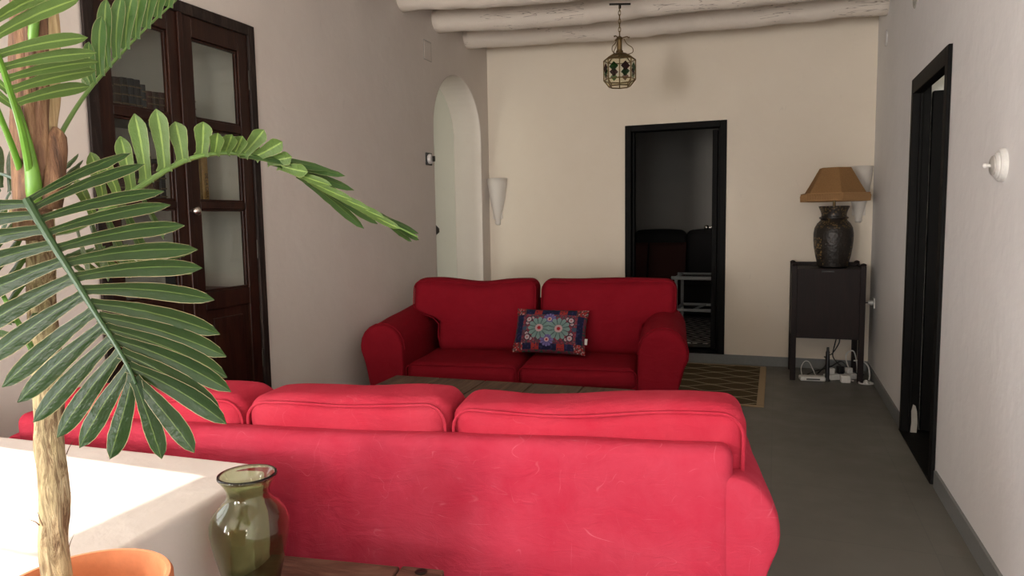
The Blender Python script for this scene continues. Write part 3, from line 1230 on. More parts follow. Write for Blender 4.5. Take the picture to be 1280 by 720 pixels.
def sstep(a, b_, x):
    t = max(0, min(1, (x-a)/(b_-a)))
    return t*t*(3-2*t)


def floral(u, v):
    """u,v in metres from the centre."""
    col = (.16, .035, .05)
    n1 = noise.noise(Vector((u*60, v*60, 1)))
    n2 = noise.noise(Vector((u*110, v*110, 5)))
    ax, ay = abs(u), abs(v)
    col = (.20, .035, .055) if n1 > .05 else ((.05, .07, .075) if n2 > 0 else (.12, .03, .06))
    if n2 > .38:
        col = (.26, .09, .11)
    # navy border bands
    bx, by = CW/2, CHH/2
    if ay > by-.056 and ay < by-.014 or ax > bx-.062 and ax < bx-.018:
        col = (.014, .016, .05) if n1 < .25 else (.03, .03, .09)
        if (abs(ax-.085) < .026 and ay > by-.06) and n2 > -.3:
            col = (.32, .035, .03)
    if ay >= by-.014 or ax >= bx-.018:
        col = (.13, .03, .05) if n1 > -.1 else (.03, .06, .05)
    if ax > bx-.075 and ay > by-.06:
        col = (.30, .03, .03) if n1 > -.05 else (.09, .04, .04)
        if n2 > .3:
            col = (.38, .30, .30)

    def flower(cx, cy, r, n, petal, dark, ring, core):
        dx, dy = u-cx, v-cy
        d = math.hypot(dx, dy)
        if d > r:
            return None
        a = math.atan2(dy, dx)
        edge = r*(.80+.20*abs(math.cos(a*n/2)))
        if d > edge:
            return None
        if d < r*.16:
            return core
        if d < r*.34:
            return ring
        pet = abs(math.cos(a*n/2))
        return dark if pet < .24 else tuple(p*(.75+.5*(d/r)) for p in petal)
    teal, dteal = (.15, .235, .225), (.03, .05, .055)
    pur, dpur = (.14, .12, .30), (.05, .03, .10)
    pk = (.50, .33, .34)
    red = (.34, .02, .03)
    for args in ((.064, .0, .077, 12, teal, dteal, pk, red), (-.066, .002, .077, 12, teal, dteal, pk, red),
                 (-.002, .066, .044, 12, pur, dpur, pk, red), (-.008, -.076, .046, 12, pur, dpur, pk, red)):
        c = flower(*args)
        if c:
            return c
    for sx in (-1, 1):
        for sy in (-1, 1):
            for px, py, r in ((.142, .062, .017), (.118, .072, .010), (.150, .036, .011)):
                d = math.hypot(u-sx*px, v-sy*py)
                if d < r:
                    return (.34, .05, .06) if d < r*.3 else (.44, .35, .38)
                if d < r*1.35:
                    return (.03, .015, .03)
    for sx in (-1, 1):
        d = math.hypot(u-sx*.168, v)
        if d < .015:
            return (.05, .08, .13)
    return col


def pillow_pt(a, c, s):
    x, z = (a-.5)*2, (c-.5)*2
    edge = max(0, (1-abs(x)**2.6))*max(0, (1-abs(z)**2.6))
    th = .060*edge**.5
    pin = 1-.055*(1-abs(x)**2)*(abs(z)**3)
    pin2 = 1-.05*(1-abs(z)**2)*(abs(x)**3)
    return Vector((x*CW/2*pin2, s*th, z*CHH/2*pin))


b = MB()
NU, NV = 220, 144
for s_ in (-1, 1):
    i0 = len(b.v)
    nu, nv = (NU, NV) if s_ < 0 else (40, 28)
    b.grid(lambda a, c, s_=s_: pillow_pt(a, c, s_), nu, nv, uv=False, flip=(s_ > 0))
    for q in range(i0, len(b.v)):
        k = q-i0
        a, c = (k//(nv+1))/nu, (k % (nv+1))/nv
        b.c[q] = floral((a-.5)*CW, (c-.5)*CHH)
cv = b.build('cover', MAT['floral'], pc, sharp=0)
tg = MB().box((CW/2-.026, -.006, -.085), (CW/2+.006, -.004, -.045)).build('care_tag', MAT['tag'], cv, smooth=False)
# lean it against the back cushions
pc.parent = None
Ms2 = Matrix.Translation(Vector((-1.487, 4.025, 0))) @ Matrix.Rotation(A2_, 4, 'Z')
pm = Ms2 @ Matrix.Translation(Vector((.158, .345, .572))) @ Matrix.Rotation(math.radians(-3.5), 4, 'Z') @ Matrix.Rotation(math.radians(.6), 4, 'Y') @ Matrix.Rotation(math.radians(-30), 4, 'X')
pc.matrix_world = pm

# ------------------------------------------------------------------ coffee table between the sofas
ct = thing('plank_coffee_table', 'low brown plank coffee table between the two red sofas', 'coffee table', (-1.30, 3.08, 0), math.radians(2))
b = MB()
n = 5
tw = 1.34
for k in range(n):
    x0 = -tw/2+tw*k/n
    b.box((x0+.0025, -.36, .412), (x0+tw/n-.0025, .36, .45))
b.build('tabletop', MAT['table_wood'], ct, bevel=.004)
b = MB()
b.box((-.58, -.29, .32), (.58, -.265, .412))
b.box((-.58, .265, .32), (.58, .29, .412))
b.box((-.58, -.265, .32), (-.555, .265, .412))
b.box((.555, -.265, .32), (.58, .265, .412))
b.build('apron', MAT['table_wood'], ct, bevel=.003)
for sx in (-1, 1):
    for sy in (-1, 1):
        MB().box((sx*.575-.035, sy*.285-.035, 0), (sx*.575+.035, sy*.285+.035, .412)).build('leg', MAT['table_wood'], ct, bevel=.005)

# ------------------------------------------------------------------ rough side table in the foreground
st = thing('rough_wood_side_table', 'rough brown wooden side table in the foreground carrying the vase and potted palm', 'side table', (-.905, .92, 0), math.radians(8))
TZ = .485
b = MB()
for k, (y0, y1) in enumerate(((-.62, -.35), (-.346, -.07), (-.066, .19), (.194, .480))):
    b.box((-.185, y0, TZ-.05), (.145, y1, TZ))
b.box((.149, -.62, TZ-.05), (.255, .486, TZ-.001))
wobbly(b, .0015, 21)
b2 = b.build('tabletop', MAT['bench_wood'], st, bevel=.005)
b = MB()
b.lathe([(.013, 0), (.015, .002), (.010, .004), (.001, .002)], 20, (.205, .462, TZ-.001))
b.build('nail_head', MAT['iron'], st)
for sx in (-.15, .21):
    for sy in (-.55, .42):
        MB().box((sx-.03, sy-.03, 0), (sx+.03, sy+.03, TZ-.05)).build('leg', MAT['bench_wood'], st, bevel=.005)
MB().box((-.12, .40, .30), (.18, .44, .37)).build('stretcher', MAT['bench_wood'], st, bevel=.004)

# green glass vase
vp = Vector((-1.045, 1.165, TZ+.0015))
vz = thing('glass_vase', 'empty olive green glass vase on the rough wooden side table by the sofa back', 'vase', tuple(vp))
H = .285
outer = [(.042, 0), (.049, .004), (.052, .02), (.057, .05), (.066, .09), (.0755, .13), (.0815, .165), (.0805, .186), (.074, .205), (.061, .222), (.0485, .234), (.0432, .244), (.0440, .256), (.0505, .270), (.0580, .280), (.0615, .285), (.0605, .2895)]
inner = [(.0565, .290), (.0540, .284), (.0470, .272), (.0405, .257), (.0397, .244), (.0450, .232), (.0575, .219), (.070, .203), (.0762, .185), (.0772, .165), (.0715, .13), (.062, .091), (.0525, .052), (.046, .026), (.001, .022)]
b = MB()
b.lathe(outer+inner, 64, wob=lambda a, z: 1+(.012*math.cos(8*a) if .03 < z < .23 else 0))
b.build('vase_body', MAT['vase'], vz, sharp=0)

# ------------------------------------------------------------------ rug behind the far sofa
rg = thing('jute_rug', 'brown jute rug with cream ogee lattice on the floor before the far doorway', 'rug', (-.95, 5.70, 0), 0)
b = MB()
b.box((-.88, -.66, 0), (.845, .655, .010))
b.build('field', MAT['jute'], rg, smooth=False)
b = MB()
b.box((.845, -.675, 0), (.895, .67, .0125))
b.box((-.93, -.675, 0), (-.88, .67, .0125))
b.box((-.88, -.675, 0), (.845, -.66, .0125))
b.box((-.88, .655, 0), (.845, .67, .0125))
b.build('border', MAT['jute_border'], rg, bevel=.003)

# ------------------------------------------------------------------ lamp stand and lamp
ns = thing('dark_cabinet_stand', 'dark wooden cabinet on tall legs holding the table lamp in the far corner', 'cabinet', (.385, 6.19, 0), math.radians(1.0))
SW, SD, SH = .262, .222, .925
for sx in (-1, 1):
    for sy in (-1, 1):
        b = MB()
        x, y = sx*(SW-.018), sy*(SD-.018)
        b.box((x-.02, y-.02, 0), (x+.02, y+.02, SH-.012))
        b.lathe([(.020, 0), (.023, .006), (.02, .014), (.008, .02), (.001, .021)], 14, (x, y, SH-.012))
        b.build('leg', MAT['stand_wood'], ns, bevel=.003)
b = MB()
b.box((-SW+.02, -SD+.012, .34), (SW-.02, -SD+.03, SH-.035))
pnl = b.build('front_panel', MAT['stand_wood'], ns, bevel=.002)
MB().box((-.05, -SD+.006, SH-.062), (.04, -SD+.013, SH-.048)).build('finger_slot', MAT['black_plastic'], pnl, bevel=.003)
for sx in (-1, 1):
    MB().box((sx*(SW-.012)-.009, -SD+.02, .34), (sx*(SW-.012)+.009, SD-.02, SH-.02)).build('side_panel', MAT['stand_wood'], ns, bevel=.002)
MB().box((-SW+.02, SD-.03, .34), (SW-.02, SD-.012, SH-.005)).build('back_panel', MAT['stand_wood'], ns, bevel=.002)
MB().box((-SW+.02, -SD+.03, .34), (SW-.02, SD-.03, .36)).build('bottom_board', MAT['stand_wood'], ns, bevel=.002)
MB().box((-SW+.02, -SD+.03, SH-.05), (SW-.02, SD-.03, SH-.035)).build('top_board', MAT['stand_wood'], ns, bevel=.002)

lp = thing('table_lamp', 'table lamp with brown burlap shade and dark carved urn base on the corner cabinet', 'lamp', (.43, 6.19, SH-.034), math.radians(8))
b = MB()
prof = [(.098, 0), (.112, .008), (.118, .04), (.131, .09), (.142, .16), (.147, .22), (.147, .27), (.140, .315), (.122, .35), (.100, .372), (.096, .382), (.108, .390), (.108, .398), (.094, .404), (.092, .42), (.100, .45), (.112, .476), (.114, .486), (.098, .487), (.02, .48)]
b.lathe(prof, 40)
b.build('lamp_base', MAT['lampbase'], lp)
b = MB()
b.tube([(0, 0, .47), (0, 0, .57)], .011, 12)
b.tube([(0, 0, .57), (0, 0, .63)], .018, 12)
b.build('stem', MAT['brass'], lp)
b = MB()
n6 = 6
ang = [2*PI*(k+.5)/n6 for k in range(n6)]
R0, R1, Zs0, Zs1 = .262, .118, .535, .785
i0 = len(b.v)
for R_, z in ((R0, Zs0), (R0*.985, Zs0+.012), (R1+(R0-R1)*.5, (Zs0+Zs1)/2), (R1, Zs1)):
    for a in ang:
        b.v.append(Vector((R_*math.cos(a), R_*math.sin(a), z)))
for r_ in range(3):
    for k in range(n6):
        b.face(r_*n6+k, r_*n6+(k+1) % n6, (r_+1)*n6+(k+1) % n6, (r_+1)*n6+k)
sh = b.build('lamp_shade', MAT['shade'], lp, smooth=False, solid=.004)
b = MB()
for k in range(n6):
    a0, a1 = ang[k], ang[(k+1) % n6]
    p, q = Vector((math.cos(a0), math.sin(a0), 0))*R0*1.012, Vector((math.cos(a1), math.sin(a1), 0))*R0*1.012
    m = 30
    for t in range(m):
        f = (t+.5)/m
        c = p.lerp(q, f)
        b.tube([(c.x*.985, c.y*.985, Zs0+.048), (c.x*1.01, c.y*1.01, Zs0+.03), (c.x, c.y, Zs0-.012)], [.003, .0055, .0045], 5)
    b.tube([p*.985+Vector((0, 0, Zs0+.048)), q*.985+Vector((0, 0, Zs0+.048))], .006, 6)
    b.tube([p+Vector((0, 0, Zs0-.002)), q+Vector((0, 0, Zs0-.002))], .005, 6)
b.build('fringe', MAT['fringe'], sh)

# electrical things under the stand
b = MB()
rbox(b, -.095, .095, -.045, .045, 0, .035, .012, 6, amp=0)
o = thing('white_router', 'white plastic router lying on the floor between the legs of the dark cabinet', 'router', (.29, 6.0, 0), .15)
b.build('case', MAT['white_plastic'], o, sharp=0)
MB().box((-.05, -.0465, .012), (.05, -.044, .022)).build('vent', MAT['black_plastic'], o, smooth=False)
o = thing('white_power_strip', 'white power strip with plugs on the floor under the dark cabinet', 'power strip', (.50, 6.10, 0), .5)
b = MB()
b.box((-.13, -.03, 0), (.13, .03, .045))
b.build('body', MAT['white_plastic'], o, bevel=.008)
for k, (x, h) in enumerate(((-.08, .05), (0, .06), (.075, .045))):
    b = MB()
    b.box((x-.022, -.022, .045), (x+.022, .022, .045+h))
    b.build('plug', MAT['white_plastic'] if k != 1 else MAT['black_plastic'], o, bevel=.006)
o = thing('power_adapter', 'white plug-in power adapter on the floor in front of the power strip', 'adapter', (.53, 5.99, 0), .1)
MB().box((-.035, -.03, 0), (.035, .03, .06)).build('case', MAT['white_plastic'], o, bevel=.008)
MB().tube([(.035, 0, .02), (.06, 0, .015)], .006, 8).build('strain_relief', MAT['white_plastic'], o)
o = thing('black_antenna', 'upright black stick antenna standing on the floor beside the router', 'antenna', (.40, 6.0, 0))
b = MB()
b.lathe([(.022, 0), (.022, .01), (.016, .016), (.015, .23), (.010, .245), (.009, .27), (.002, .272)], 14)
b.build('mast', MAT['black_plastic'], o)


def cable(label, pts, r, mat, cat='cable', name='cable'):
    b = MB()
    b.tube(crom(pts, 60), r, 8)
    return tag(b.build(name, mat), label, cat)


cable('thin white cable looping up behind the router on the floor', [(.22, 6.075, .012), (.21, 6.075, .08), (.235, 6.07, .135), (.27, 6.07, .13), (.30, 6.075, .07), (.335, 6.09, .01), (.42, 6.12, .008)], .003, MAT['white_plastic'])
cable('black cable hanging from the cabinet to the upright antenna', [(.50, 6.22, .333), (.49, 6.16, .28), (.44, 6.05, .22), (.41, 6.012, .205)], .0045, MAT['black_plastic'])
cable('black cable dropping from the cabinet to the power strip', [(.485, 6.26, .333), (.465, 6.24, .25), (.45, 6.2, .17), (.48, 6.16, .12), (.505, 6.115, .108)], .0045, MAT['black_plastic'])
cable('black cable arching behind the power strip to the corner', [(.34, 6.22, .008), (.38, 6.25, .04), (.45, 6.27, .07), (.52, 6.28, .11), (.57, 6.27, .07), (.64, 6.25, .02), (.69, 6.28, .01)], .0055, MAT['black_plastic'])
cable('tangled black cable lying on the floor left of the power strip', [(.24, 6.12, .006), (.29, 6.15, .03), (.34, 6.16, .05), (.37, 6.19, .05), (.40, 6.20, .09), (.40, 6.19, .14), (.385, 6.13, .17), (.405, 6.022, .18)], .005, MAT['black_plastic'])
cable('white cable arching over the power strip behind the front leg', [(.60, 6.24, .008), (.565, 6.24, .09), (.55, 6.24, .16), (.57, 6.24, .20), (.61, 6.25, .20), (.635, 6.26, .1), (.64, 6.27, .01)], .005, MAT['white_plastic'])
cable('white cable looped to the coiled plug right of the cabinet leg', [(.60, 6.13, .15), (.655, 6.06, .16), (.69, 6.02, .13), (.70, 6.0, .07), (.695, 5.985, .03)], .0055, MAT['white_plastic'])
o = thing('coiled_white_lead', 'coiled white lead with plug on the floor right of the dark cabinet', 'cable', (.672, 5.965, 0))
b = MB()
b.tube([(.05*math.cos(a), .042*math.sin(a), .006+.0008*a) for a in [k*2*PI/30 for k in range(48)]], .0055, 8)
b.build('coil', MAT['white_plastic'], o)
b = MB()
b.lathe([(.019, 0), (.019, .02), (.010, .032), (.005, .034)], 14)
b.build('plug', MAT['white_plastic'], o)
# wall socket on the right wall with plug
o = thing('wall_socket', 'white wall socket with plug low on the right wall beside the cabinet', 'socket', (XR, 6.19, .61))
MB().box((-.010, -.042, -.042), (0, .042, .042)).build('face_plate', MAT['white_plastic'], o, bevel=.004)
b = MB()
b.tube([(-.010, 0, 0), (-.045, 0, 0)], [.02, .016], 14)
b.build('plug', MAT['white_plastic'], o)
cable('short dark cable from the right wall socket to the cabinet back', [(.694, 6.19, .61), (.672, 6.2, .605), (.655, 6.24, .58), (.655, 6.38, .56), (.66, 6.45, .55)], .0045, MAT['black_plastic'])

# white pushbutton switch on right wall
o = thing('round_wall_switch', 'round white knob switch alone on the right wall near the doorway', 'switch', (XR, 2.93, 1.468))
b = MB()
b.lathe([(.058, 0), (.058, .012), (.052, .019), (.044, .020), (.044, .025), (.036, .030), (.001, .030)], 32)
base = b.build('base', MAT['white_plastic'], o, rot=(0, -PI/2, 0))
b = MB()
b.lathe([(.036, .0), (.034, .006), (.026, .010), (.001, .011)], 28)
b.build('dial', plain('grey_dial', (.42, .40, .37), .4), o, rot=(0, -PI/2, 0), loc=(-.029, 0, 0))
b = MB()
b.tube([(-.038, 0, 0), (-.052, 0, 0)], [.006, .007], 12)
b.sphere((-.055, 0, 0), .009)
b.build('toggle', MAT['white_plastic'], o)

# rotary switch left of the arch
o = thing('rotary_switch', 'old rotary light switch on black base beside the arched opening', 'switch', (XL, 5.19, 1.81))
MB().box((0, -.05, -.05), (.012, .05, .05)).build('base_block', MAT['black_plastic'], o, bevel=.004)
b = MB()
b.lathe([(.040, 0), (.040, .014), (.03, .026), (.001, .03)], 28)
b.build('cover', MAT['ceramic'], o, rot=(0, PI/2, 0), loc=(.012, 0, 0))
b = MB()
b.box((.04, -.006, -.022), (.062, .006, .022))
b.build('toggle', MAT['iron'], o, bevel=.003)
# latch on the arch's near edge
o = thing('door_latch', 'small dark iron latch on the near edge of the arched opening', 'latch', (XL, 5.30, 1.235))
b = MB()
b.prism([(-.045, -.05), (-.045, .05), (-.005, .01), (-.005, -.02)], lambda x, z: (x+.03, 0, z), lambda x, z: (x+.03, .014, z))
b.build('keeper', MAT['iron'], o, bevel=.002)
MB().tube([(0, .014, 0), (0, .028, 0)], .008, 10).build('pin', MAT['iron'], o)

# plaster sconces


def sconce(label, loc, r, h):
    t = thing('plaster_sconce', label, 'wall sconce', loc, 0, 'plaster wall sconces')
    prof = [(.016, -.03), (.026, -.022), (.030, -.008), (.026, .006), (.030, .02), (.05, h*.25), (.074, h*.5), (.092, h*.78), (r, h), (r-.008, h), (.085, h*.78), (.066, h*.5), (.02, h*.2)]
    b = MB()
    n = 24
    i0 = 0
    for rr, z in prof:
        for j in range(n+1):
            a = PI+PI*j/n
            b.v.append(Vector((rr*math.cos(a), rr*math.sin(a), z)))
    for k in range(len(prof)-1):
        for j in range(n):
            q = (k*(n+1)+j, k*(n+1)+j+1, (k+1)*(n+1)+j+1, (k+1)*(n+1)+j)
            b.face(*q)
    b.build('shade', MAT['sconce'], t, sharp=0)
    MB().box((-.05, -.012, .03), (.05, 0, h*.9)).build('back_plate', MAT['sconce'], t, bevel=.003)
    return t


sconce('white plaster half-cone sconce on the far wall beside the arched opening', (-2.565, D, 1.29), .105, .425)
sconce('white plaster half-cone sconce behind the table lamp in the far right corner', (.635, D, 1.27), .100, .43)

# ------------------------------------------------------------------ hanging lantern
ln = thing('glass_lantern', 'octagonal brass lantern with coloured glass diamonds hanging from the ceiling beams on a chain', 'lantern', (-1.045, 5.0, 2.225))
RL, n8 = .110, 8
zA, zB, zC, zD = .0, .044, .178, .208        # bottom ring, lower rim, upper rim, top ring
Rb, Rt_ = .074, .070


def oc(R_, z, k):
    a = 2*PI*(k+.5)/n8-.187
    return Vector((R_*math.cos(a), R_*math.sin(a), z))


b = MB()
for k in range(n8):
    for (r0, z0), (r1, z1) in (((Rb, zA), (RL, zB)), ((RL, zB), (RL, zC)), ((RL, zC), (Rt_, zD))):
        b.tube([oc(r0, z0, k), oc(r1, z1, k)], .0042, 6)
    for r0, z0 in ((Rb, zA), (RL, zB), (RL, zC), (Rt_, zD)):
        b.tube([oc(r0, z0, k), oc(r0, z0, k+1)], .0042, 6)
b.build('brass_frame', MAT['brass'], ln)
for k in range(n8):
    p, q = oc(RL, 0, k), oc(RL, 0, k+1)
    m = (p+q)/2
    nn = m.normalized()
    hl = (q-p).length/2
    t = (q-p).normalized()

    def flat(name, poly, off, th, mat):
        c = m+nn*off
        MB().prism(poly, lambda a, z: c+t*a+Vector((0, 0, z)), lambda a, z: c+nn*th+t*a+Vector((0, 0, z))).build(name, MAT[mat], ln, smooth=False)

    def dia(cz, hh, hw_):
        return [(-hw_, cz), (0, cz-hh), (hw_, cz), (0, cz+hh)]
    flat('clear_pane', [(-hl, zB), (hl, zB), (hl, zC), (-hl, zC)], -.0015, .0015, 'lan_clear')
    if k % 2:
        flat('green_diamond', dia(.122, .034, hl*.80), .002, .002, 'lan_green')
        flat('mauve_diamond', dia(.086, .028, hl*.64), .0005, .0012, 'lan_mauve')
    else:
        flat('red_diamond', dia(.122, .034, hl*.80), .002, .002, 'lan_red')
        flat('green_diamond', dia(.086, .028, hl*.64), .0005, .0012, 'lan_pale')
    for r0, z0, r1, z1, nm in ((Rb, zA, RL, zB, 'lower_pane'), (Rt_, zD, RL, zC, 'upper_pane')):
        mm2 = MB()
        mm2.quadpts(oc(r0, z0, k), oc(r0, z0, k+1), oc(r1, z1, k+1), oc(r1, z1, k))
        mm2.build(nm, MAT['lan_amber'], ln, smooth=False)
b = MB()
b.lathe([(.074, zD-.002), (.05, zD+.014), (.026, zD+.02), (.024, zD+.035), (.018, zD+.04), (.017, zD+.11), (.022, zD+.115), (.02, zD+.125), (.006, zD+.135)], 24)
for k in range(3):
    a = 2*PI*k/3+.15
    dirv = Vector((math.cos(a), math.sin(a), 0))
    pts = [dirv*r_+Vector((0, 0, z)) for r_, z in ((.02, zD+.122), (.05, zD+.128), (.062, zD+.120), (.068, zD+.125))]
    b.tube(crom(pts, 12), .004, 6)
    pts = [dirv*r_+Vector((0, 0, z)) for r_, z in ((.03, zD+.115), (.05, zD+.08), (.088, zD+.05), (.09, zD+.02), (.055, zD+.008))]
    b.tube(crom(pts, 18), .003, 6)
b.build('cap', MAT['brass'], ln)
ctop = .553
b = MB()
z = zD+.135
k = 0
while z < ctop-.02:
    pts = []
    for j in range(14):
        a = 2*PI*j/14
        x, zz = .008*math.cos(a), .018*math.sin(a)
        pts.append((x, 0, z+.016+zz) if k % 2 else (0, x, z+.016+zz))
    b.tube(pts, .0028, 5, closed=True)
    z += .028
    k += 1
b.build('chain', MAT['brass'], ln)
b = MB()
b.tube([(-.072, 0, ctop+.012), (.072, .03, ctop+.006)], .007, 8)
b.tube([(0, .015, ctop+.01), (0, .008, ctop-.02)], .009, 8)
b.build('hook_bar', MAT['iron'], ln)

# ------------------------------------------------------------------ far room furniture
fs = thing('dark_far_sofa', 'dark sofa against the wall of the unlit room beyond the doorway', 'sofa', (-1.4, 8.72, .083))
b = MB()
rbox(b, -1.15, 1.15, .62, .90, .05, .95, .07, 10, seed=31)
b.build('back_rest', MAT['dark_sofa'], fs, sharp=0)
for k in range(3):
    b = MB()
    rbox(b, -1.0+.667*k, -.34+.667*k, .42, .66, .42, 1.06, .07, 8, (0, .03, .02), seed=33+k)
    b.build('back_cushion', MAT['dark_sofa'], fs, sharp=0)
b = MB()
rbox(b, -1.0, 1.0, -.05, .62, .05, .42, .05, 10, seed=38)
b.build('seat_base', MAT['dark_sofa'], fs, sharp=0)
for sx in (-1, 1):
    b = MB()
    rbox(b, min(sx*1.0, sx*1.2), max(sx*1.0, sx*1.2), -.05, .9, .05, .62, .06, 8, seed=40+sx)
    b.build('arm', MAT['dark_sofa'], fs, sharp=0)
for k, (x, lab) in enumerate(((-.36, 'dark rust square cushion on the far sofa, left one beyond the doorway'), (.12, 'dark rust square cushion on the far sofa behind the white table'))):
    b = MB()
    CWb = .46
    for s_ in (-1, 1):
        b.grid(lambda a, c, s_=s_: ((a-.5)*CWb, s_*.07*(max(0, 1-abs(2*a-1)**2.5)*max(0, 1-abs(2*c-1)**2.5))**.5, (c-.5)*CWb), 24, 24, uv=False, flip=s_ > 0)
    o = b.build('square_cushion', MAT['dark_red'], loc=(-1.4+x, 8.72+.28, .083+.69), rot=(math.radians(-16), 0, 0), sharp=0)
    tag(o, lab, 'cushion', 'rust cushions in the far room')
wt = thing('white_coffee_table', 'white bamboo coffee table with glass top in the dark room beyond the doorway', 'coffee table', (-.45, 7.75, .0925))
b = MB()
hw2, hd2, hh2 = .52, .26, .585
for sy in (-1, 1):
    b.tube([(-hw2-.05, sy*hd2, hh2), (hw2+.05, sy*hd2, hh2)], .02, 10)
    b.tube([(-hw2, sy*hd2, .25), (hw2, sy*hd2, .25)], .017, 10)
for sx in (-1, 1):
    b.tube([(sx*hw2, -hd2-.03, hh2), (sx*hw2, hd2+.03, hh2)], .02, 10)
    b.tube([(sx*hw2, -hd2, .25), (sx*hw2, hd2, .25)], .017, 10)
for k in range(1, 5):
    x = -hw2+2*hw2*k/5
    b.tube([(x-.05, -hd2, .25), (x+.05, hd2, .25)], .011, 8)
b.build('frame', MAT['white_paint'], wt)
for sx in (-1, 1):
    for sy in (-1, 1):
        MB().tube([(sx*hw2, sy*hd2, 0), (sx*hw2, sy*hd2, hh2)], .018, 10).build('leg', MAT['white_paint'], wt)
MB().box((-hw2, -hd2, hh2+.0), (hw2, hd2, hh2+.008)).build('glass_top', MAT['tabletop_glass'], wt, smooth=False)
b = MB()
b.box((-1.1, -.95, 0), (1.1, .75, .008))
o = b.build('diamond_rug', MAT['diamond'], loc=(-.75, 7.92, .083), smooth=False)
tag(o, 'black and white diamond rug on the floor of the room beyond the doorway', 'rug')

# ------------------------------------------------------------------ palm
palm = thing('potted_palm', 'tall artificial palm in a terracotta pot in the left foreground', 'potted palm', (-.972, .722, TZ+.002))
OFF = Vector((-.972, .722, TZ+.002))
RIM = .278
b = MB()
b.lathe([(.082, 0), (.086, .004), (.108, .19), (.112, .205), (.121, .207), (.126, .215), (.126, RIM-.006), (.122, RIM), (.116, RIM), (.112, RIM-.01), (.098, RIM-.150), (.001, RIM-.155)], 56)
b.build('pot', MAT['terracotta'], palm)
b = MB()
b.lathe([(.0985, RIM-.148), (.097, RIM-.138), (.06, RIM-.130), (.001, RIM-.125)], 40, cap0=False, wob=lambda a, z: 1+.02*math.sin(5*a))
b.build('soil', MAT['soil'], palm)


def loc(px, py, d):
    return at(px, py, d)-OFF


TD = 1.055     # distance of the trunk


def bark(b, amp, fr, seed, skipz=None):
    for i, p in enumerate(b.v):
        q = Vector((p.x*fr, p.y*fr, p.z*fr*.22))+Vector((seed, seed, seed))
        r = Vector((noise.noise(q), noise.noise(q+Vector((9, 1, 0))), 0))
        b.v[i] = p+r*amp


base_pt = Vector((loc(70, 735, TD).x, loc(70, 735, TD).y, RIM-.14))
tp = [base_pt, loc(69, 690, TD), loc(67, 640, TD), loc(66, 600, TD), loc(63, 550, TD), loc(60, 500, TD), loc(57, 440, TD), loc(53, 380, TD), loc(50, 320, TD), loc(48, 260, TD), loc(46, 200, TD), loc(45, 120, TD), loc(44, 40, TD), loc(43, -60, TD)]
cp = crom(tp, 70)
b = MB()
rads = []
for k in range(70):
    t = k/69
    r_ = .0192 if t < .62 else .0192+(.006*(t-.62)/.38)
    rads.append(r_*(1+.08*noise.noise(Vector((t*14, 2, 3)))))
b.tube(cp, rads, 22)
bark(b, .0055, 60, 3)
tr = b.build('trunk', MAT['trunk'], palm, sharp=0)
# loose fibres
b = MB()
rnd = random.Random(9)
for k in range(26):
    i = rnd.randint(4, 52)
    p = cp[i]
    a = rnd.uniform(0, 2*PI)
    dirv = Vector((math.cos(a), math.sin(a), 0))
    s_ = p+dirv*.0190
    l_ = rnd.uniform(.01, .028)
    b.tube([s_, s_+dirv*.004+Vector((0, 0, l_*.5)), s_+dirv*rnd.uniform(.004, .012)+Vector((0, 0, l_))], [.0009, .0007, .0003], 4)
b.build('fibres', MAT['sheath'], tr)


def shell(name, cx_pts, w, a0, a1, mat, parent, seed, rr):
    """curved husk following the trunk: angle range a0..a1 seen from +camera."""
    b = MB()
    c = crom(cx_pts, 30)
    right = Vector((rt.x, rt.y, 0)).normalized()
    fwd = Vector((-fw.x, -fw.y, 0)).normalized()

    def fn(u, v):
        i = min(28, int(v*29))
        p = c[i].lerp(c[i+1], v*29-i)
        a = a0+(a1-a0)*u
        taper = min(1, (1-v)*5+.15) if w else 1
        ra = rr*(1+.5*v*0+.10*noise.noise(Vector((u*5+seed, v*3, seed))))
        mid = (a0+a1)/2
        a = mid+(a-mid)*taper
        return p+right*math.sin(a)*ra+fwd*math.cos(a)*ra
    b.grid(fn, 14, 40)
    bark(b, .0035, 80, seed)
    return b.build(name, mat, parent, sharp=0, solid=.0022)


up_pts = [loc(52, 300, TD), loc(48, 240, TD), loc(46, 170, TD), loc(45, 90, TD), loc(44, 0, TD), loc(44, -70, TD)]
shell('husk', up_pts, 1, -1.8, .5, MAT['sheath_pale'], palm, 2, .0285)
shell('husk', up_pts, 1, -.75, 1.1, MAT['sheath'], palm, 5, .0325)
shell('husk', up_pts[1:], 0, .35, 1.9, MAT['sheath_pale'], palm, 8, .0290)
shell('husk', up_pts[1:], 0, .2, 1.0, MAT['sheath'], palm, 11, .0345)
shell('husk', [loc(62, 262, TD-.01), loc(66, 225, TD-.01), loc(69, 185, TD-.005), loc(66, 160, TD)], 1, -.2, 1.9, MAT['sheath'], palm, 14, .0155)
shell('husk', [loc(26, 275, TD-.01), loc(31, 250, TD-.01), loc(36, 225, TD-.01), loc(37, 205, TD)], 1, -1.5, .6, MAT['sheath_pale'], palm, 17, .014)


